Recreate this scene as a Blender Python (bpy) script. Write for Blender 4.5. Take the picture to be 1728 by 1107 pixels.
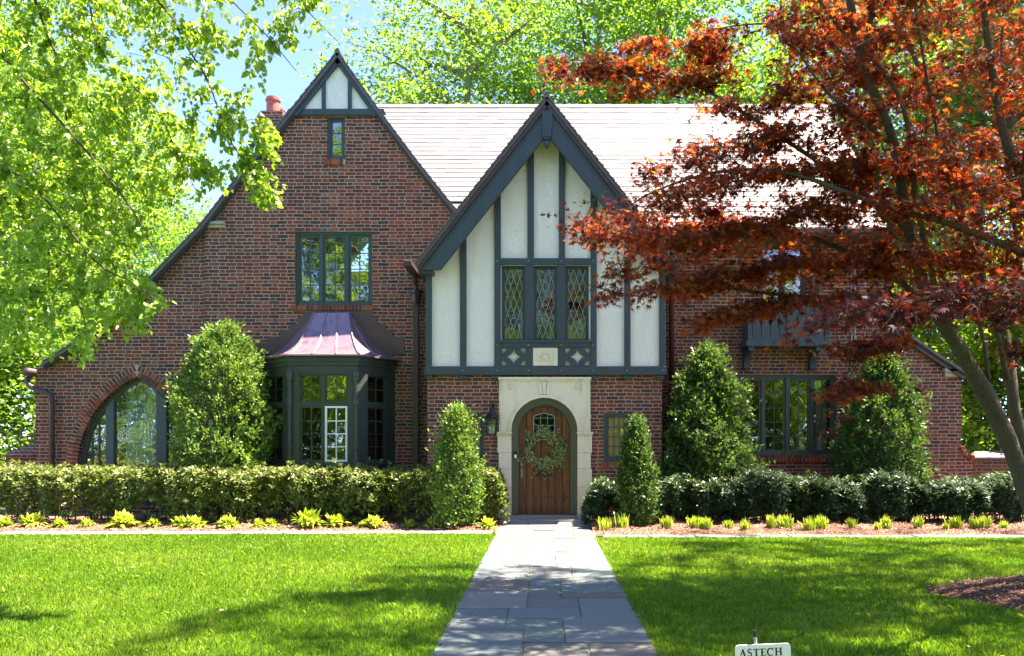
import bpy, math, random
import numpy as np
from mathutils import Matrix, Vector

for o in list(bpy.data.objects):
    bpy.data.objects.remove(o)
S = bpy.context.scene
COL = S.collection

# ------------------------------------------------------------------ camera, sky, sun, exposure
F, CX, CY, D, H = 1400.0, 918.0, 745.0, 15.5, 1.5     # focal length in photo pixels, principal point, distance, eye height
cam_d = bpy.data.cameras.new('camera')
cam = bpy.data.objects.new('camera', cam_d)
COL.objects.link(cam)
cam.location = (0, -D, H)
cam.rotation_euler = (math.radians(90), 0, 0)
cam_d.sensor_width = 36
cam_d.lens = 36 * F / 1728
cam_d.shift_x = -(CX - 864) / 1728
cam_d.shift_y = (CY - 553.5) / 1728
cam_d.clip_end = 500
cam_d.clip_start = 0.05
S.camera = cam

SUN_EL, SUN_AZ = 64.0, 9.0          # elevation; degrees behind the facade plane, coming from the right
el, az = math.radians(SUN_EL), math.radians(SUN_AZ)
to_sun = Vector((math.cos(el) * math.cos(az), math.cos(el) * math.sin(az), math.sin(el)))
wd = bpy.data.worlds.new('World')
S.world = wd
wd.use_nodes = True
nt = wd.node_tree
nt.nodes.clear()
sky = nt.nodes.new('ShaderNodeTexSky')
sky.sky_type = 'NISHITA'
sky.sun_disc = False
sky.sun_elevation = el
sky.sun_rotation = math.atan2(to_sun.x, to_sun.y)
sky.altitude = 0
sky.air_density = 0.4
sky.dust_density = 0.0
sky.ozone_density = 6.0
bg = nt.nodes.new('ShaderNodeBackground')
bg.inputs[1].default_value = 0.15
wo = nt.nodes.new('ShaderNodeOutputWorld')
nt.links.new(sky.outputs[0], bg.inputs[0])
nt.links.new(bg.outputs[0], wo.inputs[0])
sd = bpy.data.lights.new('sun', 'SUN')
sd.energy = 4.7
sd.angle = math.radians(0.55)
sd.color = (1.0, 0.95, 0.86)
sun = bpy.data.objects.new('sun', sd)
COL.objects.link(sun)
sun.rotation_euler = to_sun.to_track_quat('Z', 'Y').to_euler()
sun.location = (10, 5, 30)
S.view_settings.view_transform = 'Standard'
S.view_settings.look = 'None'
S.view_settings.gamma = 1
S.view_settings.exposure = 2.80
S.view_settings.use_white_balance = True
S.view_settings.white_balance_temperature = 7500
S.view_settings.white_balance_tint = 18
S.cycles.max_bounces = 7
S.cycles.diffuse_bounces = 4
S.cycles.transmission_bounces = 4
S.cycles.transparent_max_bounces = 8
S.cycles.sample_clamp_indirect = 6

def W(px, py, Y):
    d = D + Y
    return ((px - CX) / F * d, H + (CY - py) / F * d)
def P3(px, py, d):
    return np.array(((px - CX) / F * d, d - D, H + (CY - py) / F * d))

# ------------------------------------------------------------------ materials
def newmat(name):
    m = bpy.data.materials.new(name)
    m.use_nodes = True
    n = m.node_tree
    n.nodes.clear()
    out = n.nodes.new('ShaderNodeOutputMaterial')
    return m, n, out
class NG:
    """small node-building helper"""
    def __init__(s, nt): s.t = nt
    def n(s, typ, **kw):
        nd = s.t.nodes.new(typ)
        for k, v in kw.items(): setattr(nd, k, v)
        return nd
    def link(s, a, b): s.t.links.new(a, b)
    def setin(s, sock, v):
        if hasattr(v, 'is_output'): s.t.links.new(v, sock)
        else: sock.default_value = v
    def m(s, op, a, b=0.0, c=0.0, clamp=False):
        nd = s.n('ShaderNodeMath', operation=op); nd.use_clamp = clamp
        s.setin(nd.inputs[0], a); s.setin(nd.inputs[1], b)
        if len(nd.inputs) > 2: s.setin(nd.inputs[2], c)
        return nd.outputs[0]
    def noise(s, vec, scale, detail=3.0, rough=0.5, dist=0.0):
        nd = s.n('ShaderNodeTexNoise')
        if vec is not None: s.link(vec, nd.inputs['Vector'])
        nd.inputs['Scale'].default_value = scale
        nd.inputs['Detail'].default_value = detail
        nd.inputs['Roughness'].default_value = rough
        nd.inputs['Distortion'].default_value = dist
        return nd
    def ramp(s, fac, stops, interp='LINEAR'):
        nd = s.n('ShaderNodeValToRGB')
        cr = nd.color_ramp; cr.interpolation = interp
        while len(cr.elements) < len(stops): cr.elements.new(0.5)
        for e, (p, c) in zip(cr.elements, stops):
            e.position = p; e.color = (c[0], c[1], c[2], 1)
        s.link(fac, nd.inputs[0])
        return nd.outputs[0]
    def mix(s, fac, a, b, mode='MIX'):
        nd = s.n('ShaderNodeMix', data_type='RGBA', blend_type=mode)
        s.setin(nd.inputs[0], fac)
        for i, v in ((6, a), (7, b)):
            if hasattr(v, 'is_output'): s.link(v, nd.inputs[i])
            else: nd.inputs[i].default_value = (v[0], v[1], v[2], 1)
        return nd.outputs[2]
    def bump(s, h, strength=0.5, dist=0.01):
        nd = s.n('ShaderNodeBump')
        nd.inputs['Strength'].default_value = strength
        nd.inputs['Distance'].default_value = dist
        s.link(h, nd.inputs['Height'])
        return nd.outputs[0]
    def principled(s, col, rough=0.6, spec=0.5, metal=0.0, normal=None):
        nd = s.n('ShaderNodeBsdfPrincipled')
        if hasattr(col, 'is_output'): s.link(col, nd.inputs['Base Color'])
        else: nd.inputs['Base Color'].default_value = (col[0], col[1], col[2], 1)
        s.setin(nd.inputs['Roughness'], rough)
        nd.inputs['Specular IOR Level'].default_value = spec
        nd.inputs['Metallic'].default_value = metal
        if normal is not None: s.link(normal, nd.inputs['Normal'])
        return nd

def pos(g):
    return g.n('ShaderNodeNewGeometry').outputs['Position']
def island(g):
    return g.n('ShaderNodeNewGeometry').outputs['Random Per Island']
def vscale(g, v, sx, sy, sz):
    nd = g.n('ShaderNodeVectorMath', operation='MULTIPLY')
    g.link(v, nd.inputs[0]); nd.inputs[1].default_value = (sx, sy, sz)
    return nd.outputs[0]

def simple(name, col, rough=0.6, spec=0.4, metal=0.0, var=0.12, scale=9.0, bump=0.15, bdist=0.004, grain=None):
    m, t, out = newmat(name); g = NG(t)
    p = pos(g)
    if grain: p = vscale(g, p, *grain)
    nz = g.noise(p, scale, 5.0, 0.6)
    c = g.mix(nz.outputs[0], [x * (1 - var) for x in col], [min(1, x * (1 + var)) for x in col])
    fine = g.noise(p, scale * 9, 3.0, 0.6)
    b = g.principled(c, rough, spec, metal, g.bump(fine.outputs[0], bump, bdist))
    g.link(b.outputs[0], out.inputs[0])
    return m

BRICK_STOPS = [(0.0, (.045, .030, .032)), (0.05, (.095, .045, .045)), (0.14, (.130, .031, .023)), (0.34, (.230, .042, .022)),
               (0.56, (.305, .062, .026)), (0.74, (.155, .034, .027)), (0.85, (.35, .095, .040)), (0.94, (.24, .085, .055))]
MORTAR = (.47, .385, .285)
def brick_mat(grime=0.0):
    m, t, out = newmat('brick_wall'); g = NG(t)
    p = pos(g)
    wob = g.noise(p, 9.0, 2.0, 0.6)
    wob2 = g.noise(p, 2.3, 2.0, 0.5)
    sep = g.n('ShaderNodeSeparateXYZ'); g.link(p, sep.inputs[0])
    ws = g.n('ShaderNodeSeparateColor'); g.link(wob.outputs[1], ws.inputs[0])
    w1 = g.m('MULTIPLY', g.m('SUBTRACT', ws.outputs[0], .5), .022)
    w2 = g.m('MULTIPLY', g.m('SUBTRACT', ws.outputs[1], .5), .018)
    w3 = g.m('MULTIPLY', g.m('SUBTRACT', wob2.outputs[0], .5), .022)
    u = g.m('ADD', g.m('ADD', sep.outputs[0], sep.outputs[1]), w1)
    v = g.m('ADD', g.m('ADD', sep.outputs[2], w2), w3)
    hh, ll = 0.069, 0.335
    vr = g.m('DIVIDE', v, hh)
    row = g.m('FLOOR', vr); ff = g.m('FRACT', vr)
    wn = g.n('ShaderNodeTexWhiteNoise', noise_dimensions='1D'); g.link(row, wn.inputs['W'])
    par = g.m('MULTIPLY', g.m('MODULO', g.m('ABSOLUTE', row), 2.0), .5)
    U = g.m('ADD', g.m('DIVIDE', u, ll), g.m('ADD', par, g.m('MULTIPLY', wn.outputs[0], .16)))
    cell = g.m('FLOOR', U); fu = g.m('FRACT', U)
    hd = g.m('GREATER_THAN', fu, .66)
    cid = g.m('ADD', g.m('MULTIPLY', cell, 2.0), hd)
    du = g.m('MULTIPLY', g.m('MINIMUM', g.m('MINIMUM', fu, g.m('SUBTRACT', 1.0, fu)), g.m('ABSOLUTE', g.m('SUBTRACT', fu, .66))), ll)
    dv = g.m('MULTIPLY', g.m('MINIMUM', ff, g.m('SUBTRACT', 1.0, ff)), hh)
    cmb = g.n('ShaderNodeCombineXYZ'); g.link(cid, cmb.inputs[0]); g.link(row, cmb.inputs[1])
    wn2 = g.n('ShaderNodeTexWhiteNoise', noise_dimensions='3D'); g.link(cmb.outputs[0], wn2.inputs['Vector'])
    rs = g.n('ShaderNodeSeparateColor'); g.link(wn2.outputs[1], rs.inputs[0])
    dd = g.m('MINIMUM', du, dv)
    edge = g.m('SUBTRACT', dd, g.m('MULTIPLY', rs.outputs[2], .0022))
    mask = g.n('ShaderNodeMapRange', interpolation_type='SMOOTHSTEP')
    g.link(edge, mask.inputs[0]); mask.inputs[1].default_value = .0040; mask.inputs[2].default_value = .0082
    msk = mask.outputs[0]
    bc = g.ramp(rs.outputs[0], BRICK_STOPS, 'CONSTANT')
    fn = g.noise(p, 55.0, 4.0, 0.65)
    bc = g.mix(g.m('MULTIPLY', fn.outputs[0], .45), bc, (.10, .045, .042))
    patch = g.noise(p, .55, 4.0, 0.6)
    bc = g.mix(g.m('MULTIPLY', g.m('SUBTRACT', patch.outputs[0], .40, clamp=True), 1.7), bc, (.105, .042, .038))
    eff = g.noise(p, 1.7, 5.0, .7)
    efm = g.m('MULTIPLY', g.m('SUBTRACT', eff.outputs[0], .60, clamp=True), 1.6)
    bc = g.mix(efm, bc, (.42, .33, .27))
    mc = g.mix(g.noise(p, 3.0, 5.0, .6).outputs[0], (.27, .205, .145), (.50, .405, .295))
    col = g.mix(msk, mc, bc)
    if grime: col = g.mix(g.m('ADD', grime, g.m('MULTIPLY', eff.outputs[0], .3), clamp=True), col, (.035, .036, .022))
    hgt = g.m('ADD', g.m('MULTIPLY', msk, g.m('ADD', .75, g.m('MULTIPLY', rs.outputs[1], .5))), g.m('MULTIPLY', fn.outputs[0], .25))
    b = g.principled(col, .82, .25, 0, g.bump(hgt, .8, .012))
    g.link(b.outputs[0], out.inputs[0])
    return m
def brick_unit_mat():
    m, t, out = newmat('brick_unit'); g = NG(t)
    p = pos(g)
    fn = g.noise(p, 55.0, 4.0, 0.65)
    bc = g.ramp(island(g), BRICK_STOPS, 'CONSTANT')
    bc = g.mix(g.m('MULTIPLY', fn.outputs[0], .4), bc, (.16, .07, .05))
    b = g.principled(bc, .82, .25, 0, g.bump(fn.outputs[0], .5, .006))
    g.link(b.outputs[0], out.inputs[0])
    return m
def stucco_mat():
    m, t, out = newmat('stucco'); g = NG(t)
    p = pos(g)
    a = g.noise(p, 2.2, 3.0, .5)
    n1 = g.noise(vscale(g, p, 1.0, 1.0, 1.8), 11.0, 2.0, .5, 3.4)
    v1 = g.n('ShaderNodeTexVoronoi', feature='DISTANCE_TO_EDGE'); v1.inputs['Scale'].default_value = 12
    mx = g.n('ShaderNodeVectorMath', operation='ADD')
    g.link(vscale(g, p, 1.0, 1.0, 1.5), mx.inputs[0]); g.link(vscale(g, n1.outputs[1], .25, .25, .25), mx.inputs[1])
    g.link(mx.outputs[0], v1.inputs['Vector'])
    ridge = g.m('POWER', g.m('SUBTRACT', 1.0, v1.outputs[0], clamp=True), 7.0)
    h = g.m('ADD', g.m('MULTIPLY', n1.outputs[0], 1.0), g.m('MULTIPLY', ridge, .9))
    col = g.mix(a.outputs[0], (.92, .865, .74), (.95, .91, .81))
    st = g.noise(vscale(g, p, 6, 6, .8), 1.0, 4.0, .6)
    col = g.mix(g.m('MULTIPLY', g.m('SUBTRACT', st.outputs[0], .56, clamp=True), 1.1), col, (.62, .57, .42))
    b = g.principled(col, .85, .2, 0, g.bump(h, .65, .013))
    g.link(b.outputs[0], out.inputs[0])
    return m
def stone_mat(name='limestone', c1=(.70, .60, .42), c2=(.80, .72, .55)):
    m, t, out = newmat(name); g = NG(t)
    p = pos(g)
    a = g.noise(p, 3.5, 5.0, .6)
    st = g.noise(vscale(g, p, 5, 5, 1.2), 1.6, 4.0, .6)
    col = g.mix(a.outputs[0], c1, c2)
    col = g.mix(g.m('MULTIPLY', g.m('SUBTRACT', st.outputs[0], .5, clamp=True), 1.8), col, [x * .55 for x in c1])
    f = g.noise(p, 60, 4, .6)
    b = g.principled(col, .8, .25, 0, g.bump(f.outputs[0], .35, .004))
    g.link(b.outputs[0], out.inputs[0])
    return m
def slate_mat():
    m, t, out = newmat('roof_slate'); g = NG(t)
    p = pos(g)
    col = g.ramp(island(g), [(0, (.135, .130, .135)), (.25, (.165, .160, .163)), (.6, (.185, .180, .182)), (.85, (.205, .200, .198)), (1, (.165, .153, .152))])
    n = g.noise(p, 6, 5, .6)
    col = g.mix(g.m('MULTIPLY', n.outputs[0], .4), col, (.13, .115, .12))
    f = g.noise(p, 40, 4, .6)
    b = g.principled(col, .55, .5, 0, g.bump(f.outputs[0], .4, .006))
    g.link(b.outputs[0], out.inputs[0])
    return m
def dark_slate_mat():
    m, t, out = newmat('verge_slate'); g = NG(t)
    p = pos(g)
    n = g.noise(p, 14, 5, .6)
    col = g.mix(n.outputs[0], (.07, .06, .065), (.17, .15, .155))
    b = g.principled(col, .7, .4, 0, g.bump(n.outputs[0], .4, .006))
    g.link(b.outputs[0], out.inputs[0])
    return m
def wood_mat():
    m, t, out = newmat('door_oak'); g = NG(t)
    p = pos(g)
    n = g.noise(vscale(g, p, 22, 22, 1.1), 1.5, 6, .65, .6)
    n2 = g.noise(vscale(g, p, 4, 4, 1), 1.3, 3, .5)
    col = g.ramp(n.outputs[0], [(.3, (.065, .020, .009)), (.5, (.17, .055, .020)), (.72, (.29, .115, .042))])
    ib = g.ramp(island(g), [(0, (.65, .65, .65)), (1, (1.15, 1.1, 1.0))])
    col = g.mix(1.0, col, ib, 'MULTIPLY')
    col = g.mix(g.m('MULTIPLY', g.m('SUBTRACT', n2.outputs[0], .55, clamp=True), 1.5), col, (.28, .16, .09))
    b = g.principled(col, .45, .45, 0, g.bump(n.outputs[0], .35, .004))
    g.link(b.outputs[0], out.inputs[0])
    return m
def copper_mat():
    m, t, out = newmat('aged_copper'); g = NG(t)
    p = pos(g)
    n = g.noise(vscale(g, p, 7, 7, 1.6), 1.0, 5, .6)
    col = g.ramp(n.outputs[0], [(.3, (.20, .125, .155)), (.5, (.33, .22, .26)), (.7, (.25, .19, .25))])
    f = g.noise(p, 4, 2, .5)
    b = g.principled(col, .36, .5, .55, g.bump(f.outputs[0], .25, .02))
    g.link(b.outputs[0], out.inputs[0])
    return m
def glass_mat(name, tint=(.82, .90, .86), refl=.5, wobble=.35, ws=1.3):
    """thin window pane: mirror-like reflection over a clear see-through pane"""
    m, t, out = newmat(name); g = NG(t)
    p = pos(g)
    n = g.noise(p, ws, 2, .5)
    bmp = g.bump(n.outputs[0], wobble, .03)
    gl = g.n('ShaderNodeBsdfGlossy'); gl.inputs[0].default_value = (.92, .96, .95, 1); gl.inputs['Roughness'].default_value = .015
    g.link(bmp, gl.inputs['Normal'])
    tr = g.n('ShaderNodeBsdfTransparent'); tr.inputs[0].default_value = (*tint, 1)
    fr = g.n('ShaderNodeLayerWeight'); fr.inputs[0].default_value = .4
    mx = g.n('ShaderNodeMixShader')
    g.link(g.m('ADD', g.m('MULTIPLY', fr.outputs['Fresnel'], .5), refl - .05, clamp=True), mx.inputs[0])
    g.link(tr.outputs[0], mx.inputs[1]); g.link(gl.outputs[0], mx.inputs[2])
    g.link(mx.outputs[0], out.inputs[0])
    return m
def leaf_mat(name, stops, tstops, trans=.45, rough=.42, spec=.5):
    m, t, out = newmat(name); g = NG(t)
    at = g.n('ShaderNodeAttribute', attribute_name='rnd')
    col = g.ramp(at.outputs['Fac'], stops)
    tc = g.ramp(at.outputs['Fac'], tstops)
    b = g.principled(col, rough, spec)
    tl = g.n('ShaderNodeBsdfTranslucent'); g.link(tc, tl.inputs[0])
    mx = g.n('ShaderNodeMixShader'); mx.inputs[0].default_value = trans
    g.link(b.outputs[0], mx.inputs[1]); g.link(tl.outputs[0], mx.inputs[2])
    g.link(mx.outputs[0], out.inputs[0])
    return m
def bark_mat(name, c1, c2):
    m, t, out = newmat(name); g = NG(t)
    p = pos(g)
    n = g.noise(vscale(g, p, 1, 1, .35), 14, 5, .65, .5)
    col = g.mix(n.outputs[0], c1, c2)
    mo = g.noise(p, 2.2, 3, .6)
    col = g.mix(g.m('MULTIPLY', g.m('SUBTRACT', mo.outputs[0], .45, clamp=True), 1.6), col, (.11, .13, .06))
    pl = g.noise(vscale(g, p, 1, 1, .5), 42, 4, .7)
    col = g.mix(g.m('MULTIPLY', g.m('SUBTRACT', pl.outputs[0], .52, clamp=True), 3.0), col, [c_ * .35 for c_ in c1])
    b = g.principled(col, .88, .2, 0, g.bump(g.m('ADD', n.outputs[0], pl.outputs[0]), .9, .03))
    g.link(b.outputs[0], out.inputs[0])
    return m
def flag_mat():
    m, t, out = newmat('bluestone'); g = NG(t)
    p = pos(g)
    col = g.ramp(island(g), [(0, (.080, .115, .118)), (.2, (.125, .165, .170)), (.4, (.092, .145, .130)), (.58, (.165, .190, .188)), (.74, (.115, .112, .090)), (.88, (.190, .160, .125)), (1, (.220, .222, .205))])
    n = g.noise(p, 3.2, 6, .65, .5)
    f = g.noise(p, 38, 5, .7)
    col = g.mix(g.m('MULTIPLY', n.outputs[0], .6), col, (.135, .13, .115))
    col = g.mix(g.m('MULTIPLY', g.m('SUBTRACT', f.outputs[0], .45, clamp=True), 1.4), col, (.06, .07, .075))
    st = g.noise(vscale(g, p, 1.3, 5, 1), 2.0, 5, .6, 1.2)
    hgt = g.m('ADD', st.outputs[0], g.m('MULTIPLY', f.outputs[0], .3))
    b = g.principled(col, .62, .4, 0, g.bump(hgt, .8, .016))
    g.link(b.outputs[0], out.inputs[0])
    return m
def ground_mat(name, c1, c2, c3, s=4.0, bd=.02):
    m, t, out = newmat(name); g = NG(t)
    p = pos(g)
    n = g.noise(p, s, 6, .65)
    f = g.noise(p, s * 14, 4, .7)
    col = g.mix(n.outputs[0], c1, c2)
    col = g.mix(g.m('MULTIPLY', g.m('SUBTRACT', f.outputs[0], .45, clamp=True), 2.2), col, c3)
    b = g.principled(col, .9, .2, 0, g.bump(f.outputs[0], .8, bd))
    g.link(b.outputs[0], out.inputs[0])
    return m
def chip_mat():
    m, t, out = newmat('bark_chip'); g = NG(t)
    col = g.ramp(island(g), [(0, (.11, .05, .03)), (.5, (.26, .13, .085)), (.85, (.42, .25, .17)), (1, (.52, .36, .27))])
    b = g.principled(col, .85, .2)
    g.link(b.outputs[0], out.inputs[0])
    return m

M = {}
M['brick'] = brick_mat(); M['unit'] = brick_unit_mat(); M['mossbrick'] = brick_mat(.45); M['stucco'] = stucco_mat()
M['mortar'] = simple('mortar', (.42, .34, .25), .9, .2)
M['trim'] = simple('timber_paint', (.040, .060, .067), .5, .4, var=.30, scale=2.2, bump=.5, bdist=.006, grain=(4, 4, .6))
M['trimgreen'] = simple('trim_paint_lawn_tint', (.036, .048, .039), .42, .5, var=.28, scale=2.4, bump=.45, bdist=.005, grain=(4, 4, .6))  # trim paint with the lawn's green reflection put into its colour
M['frame'] = simple('sash_paint', (.042, .066, .066), .4, .5, var=.1, scale=5)
M['white'] = simple('white_paint', (.78, .80, .76), .4, .5, var=.04)
M['stone'] = stone_mat(); M['stonejoint'] = simple('stone_joint', (.70, .66, .56), .8)
M['oldstone'] = stone_mat('weathered_stone', (.30, .27, .21), (.42, .38, .31))
M['slate'] = slate_mat(); M['dslate'] = dark_slate_mat()
M['wood'] = wood_mat(); M['copper'] = copper_mat()
M['brown'] = simple('brown_copper', (.075, .045, .040), .5, .5, .3, var=.25, scale=6)
M['redpipe'] = simple('red_pipe', (.13, .030, .030), .45, .5, var=.15)
M['galv'] = simple('grey_pipe', (.30, .33, .33), .45, .5, .2, var=.15)
M['clay'] = simple('terracotta', (.42, .12, .085), .7, .3, var=.15)
M['black'] = simple('black_iron', (.012, .013, .015), .4, .5, .3)
M['lead'] = simple('lead_came', (.30, .32, .31), .5, .5, .2)
M['brass'] = simple('old_metal', (.32, .29, .24), .4, .5, .7)
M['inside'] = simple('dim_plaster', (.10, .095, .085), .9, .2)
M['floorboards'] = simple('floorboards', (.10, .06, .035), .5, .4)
M['curtain'] = simple('cream_curtain', (.80, .62, .34), .9, .1, var=.2, scale=5)
M['sheer'] = simple('sheer_curtain', (.55, .60, .58), .9, .1, var=.1, scale=5)
M['ceramic'] = simple('glazed_ceramic', (.62, .64, .55), .3, .5, var=.06)
M['glass'] = glass_mat('window_glass', refl=.36)
M['glassdim'] = glass_mat('bay_glass', refl=.17)
M['glassbig'] = glass_mat('storm_glass', refl=.36, wobble=.25, ws=2.5)
M['dglass'] = glass_mat('door_glass', tint=(.12, .13, .12), refl=.08)
M['slitglass'] = glass_mat('side_window_glass', tint=(.95, .97, .95), refl=.06)
M['leadglass'] = glass_mat('leaded_glass', tint=(.4, .45, .42), refl=.13, wobble=.12, ws=4)
M['flag'] = flag_mat(); M['palestone'] = stone_mat('pale_flag', (.30, .29, .285), (.42, .40, .39))
M['mulch'] = ground_mat('mulch_ground', (.17, .09, .06), (.30, .18, .13), (.07, .04, .03), 6)
M['soil'] = ground_mat('soil', (.10, .05, .03), (.17, .09, .06), (.04, .02, .015), 6)
M['lawnbase'] = ground_mat('lawn_ground', (.030, .070, .009), (.048, .098, .014), (.022, .036, .009), 3)
M['chip'] = chip_mat()
M['signw'] = simple('sign_white', (.80, .76, .74), .4, .4, var=.03)
M['ink'] = simple('sign_black', (.015, .015, .018), .5, .3)
M['inkred'] = simple('sign_red', (.45, .06, .05), .5, .3)
M['bark_maple'] = bark_mat('maple_bark', (.07, .052, .032), (.16, .122, .076))
M['bark_dark'] = bark_mat('dark_bark', (.055, .040, .032), (.12, .09, .075))
M['bark_grey'] = bark_mat('grey_bark', (.16, .14, .11), (.28, .25, .20))
M['leaf_lime'] = leaf_mat('lime_leaf', [(0, (0.091, 0.185, 0.016)), (.5, (0.147, 0.277, 0.024)), (1, (0.238, 0.353, 0.056))],
                          [(0, (0.210, 0.403, 0.016)), (.5, (0.364, 0.588, 0.024)), (1, (0.504, 0.672, 0.080))], .5, .38)
M['leaf_wood'] = leaf_mat('woodland_leaf', [(0, (0.062, 0.143, 0.016)), (.5, (0.109, 0.218, 0.024)), (1, (0.195, 0.294, 0.040))],
                          [(0, (0.125, 0.302, 0.016)), (.5, (0.234, 0.454, 0.024)), (1, (0.406, 0.554, 0.056))], .5, .5)
M['leaf_back'] = leaf_mat('back_tree_leaf', [(0, (0.060, 0.128, 0.013)), (.5, (0.111, 0.204, 0.017)), (1, (0.187, 0.281, 0.034))],
                          [(0, (0.085, 0.238, 0.013)), (.5, (0.187, 0.408, 0.025)), (1, (0.357, 0.527, 0.051))], .5, .5)  # slightly darker green leaf of the second tree kind
M['leaf_maple'] = leaf_mat('maple_leaf', [(0, (0.032, 0.010, 0.006)), (.35, (0.055, 0.015, 0.008)), (.7, (0.095, 0.027, 0.010)), (1, (0.13, 0.055, 0.012))],
                           [(0, (0.16, 0.014, 0.006)), (.4, (0.36, 0.038, 0.010)), (.72, (0.80, 0.115, 0.020)), (1, (0.75, 0.28, 0.03))], .47, .6, .3)
M['leaf_maroon'] = leaf_mat('maroon_leaf', [(0, (0.024, 0.006, 0.009)), (.5, (0.043, 0.009, 0.011)), (1, (0.076, 0.017, 0.010))],
                            [(0, (0.111, 0.010, 0.009)), (.6, (0.238, 0.024, 0.012)), (1, (0.468, 0.068, 0.017))], .4, .6, .3)
M['leaf_holly'] = leaf_mat('holly_leaf', [(0, (0.025, 0.072, 0.013)), (.5, (0.047, 0.119, 0.019)), (.85, (0.093, 0.187, 0.030)), (1, (0.204, 0.255, 0.051))],
                           [(0, (0.051, 0.153, 0.017)), (1, (0.255, 0.383, 0.043))], .25, .46, .45)
M['leaf_hollylit'] = leaf_mat('sunlit_holly_leaf', [(0, (0.036, 0.105, 0.015)), (.4, (0.090, 0.200, 0.025)), (.8, (0.200, 0.310, 0.050)), (1, (0.374, 0.425, 0.145))],
                              [(0, (0.085, 0.221, 0.017)), (1, (0.340, 0.468, 0.060))], .25, .46, .45)  # paler copy of the holly leaf, sunlight put into its colour
M['leaf_hedge'] = leaf_mat('hedge_leaf', [(0, (0.060, 0.104, 0.016)), (.45, (0.136, 0.192, 0.032)), (.70, (0.216, 0.264, 0.056)), (.86, (0.368, 0.352, 0.136)), (1, (0.480, 0.288, 0.192))],
                           [(0, (0.064, 0.160, 0.016)), (1, (0.336, 0.360, 0.064))], .25, .48, .45)
M['leaf_laurel'] = leaf_mat('laurel_leaf', [(0, (0.019, 0.051, 0.019)), (.6, (0.038, 0.089, 0.034)), (.9, (0.083, 0.130, 0.045)), (1, (0.17, 0.15, 0.055))],
                            [(0, (0.034, 0.102, 0.017)), (1, (0.170, 0.272, 0.043))], .22, .42, .55)
M['leaf_hosta'] = leaf_mat('hosta_leaf', [(0, (0.204, 0.306, 0.025)), (.6, (0.357, 0.425, 0.043)), (1, (0.476, 0.493, 0.085))],
                           [(0, (0.289, 0.510, 0.025)), (1, (0.561, 0.646, 0.068))], .4, .45)
M['leaf_wreath'] = leaf_mat('wreath_leaf', [(0, (.11, .19, .045)), (.6, (.22, .33, .09)), (1, (.50, .50, .24))],
                            [(0, (.10, .16, .04)), (1, (.3, .34, .1))], .2, .5)
M['blade'] = leaf_mat('grass_blade', [(0, (0.068, 0.155, 0.011)), (.5, (0.128, 0.241, 0.018)), (.9, (0.200, 0.318, 0.032)), (1, (0.320, 0.344, 0.096))],
                      [(0, (0.144, 0.361, 0.011)), (.6, (0.272, 0.516, 0.020)), (1, (0.448, 0.568, 0.064))], .42, .45, .4)

# ------------------------------------------------------------------ mesh helpers
def link(o, parent=None):
    COL.objects.link(o)
    if parent is not None:
        o.parent = parent
        o.matrix_parent_inverse = Matrix.Translation(-world_loc(parent))
    return o
def world_loc(o):
    v = Vector((0, 0, 0))
    while o is not None:
        v = v + o.location
        if o.parent is not None: v = v + o.matrix_parent_inverse.translation
        o = o.parent
    return v
def tag(o, label=None, cat=None, group=None, kind=None):
    if label: o['label'] = label
    if cat: o['category'] = cat
    if group: o['group'] = group
    if kind: o['kind'] = kind
    return o
def thing(name, loc, label, cat, group=None):
    o = bpy.data.objects.new(name, None)
    o.location = loc
    o.empty_display_size = .2
    COL.objects.link(o)
    return tag(o, label, cat, group)

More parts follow.
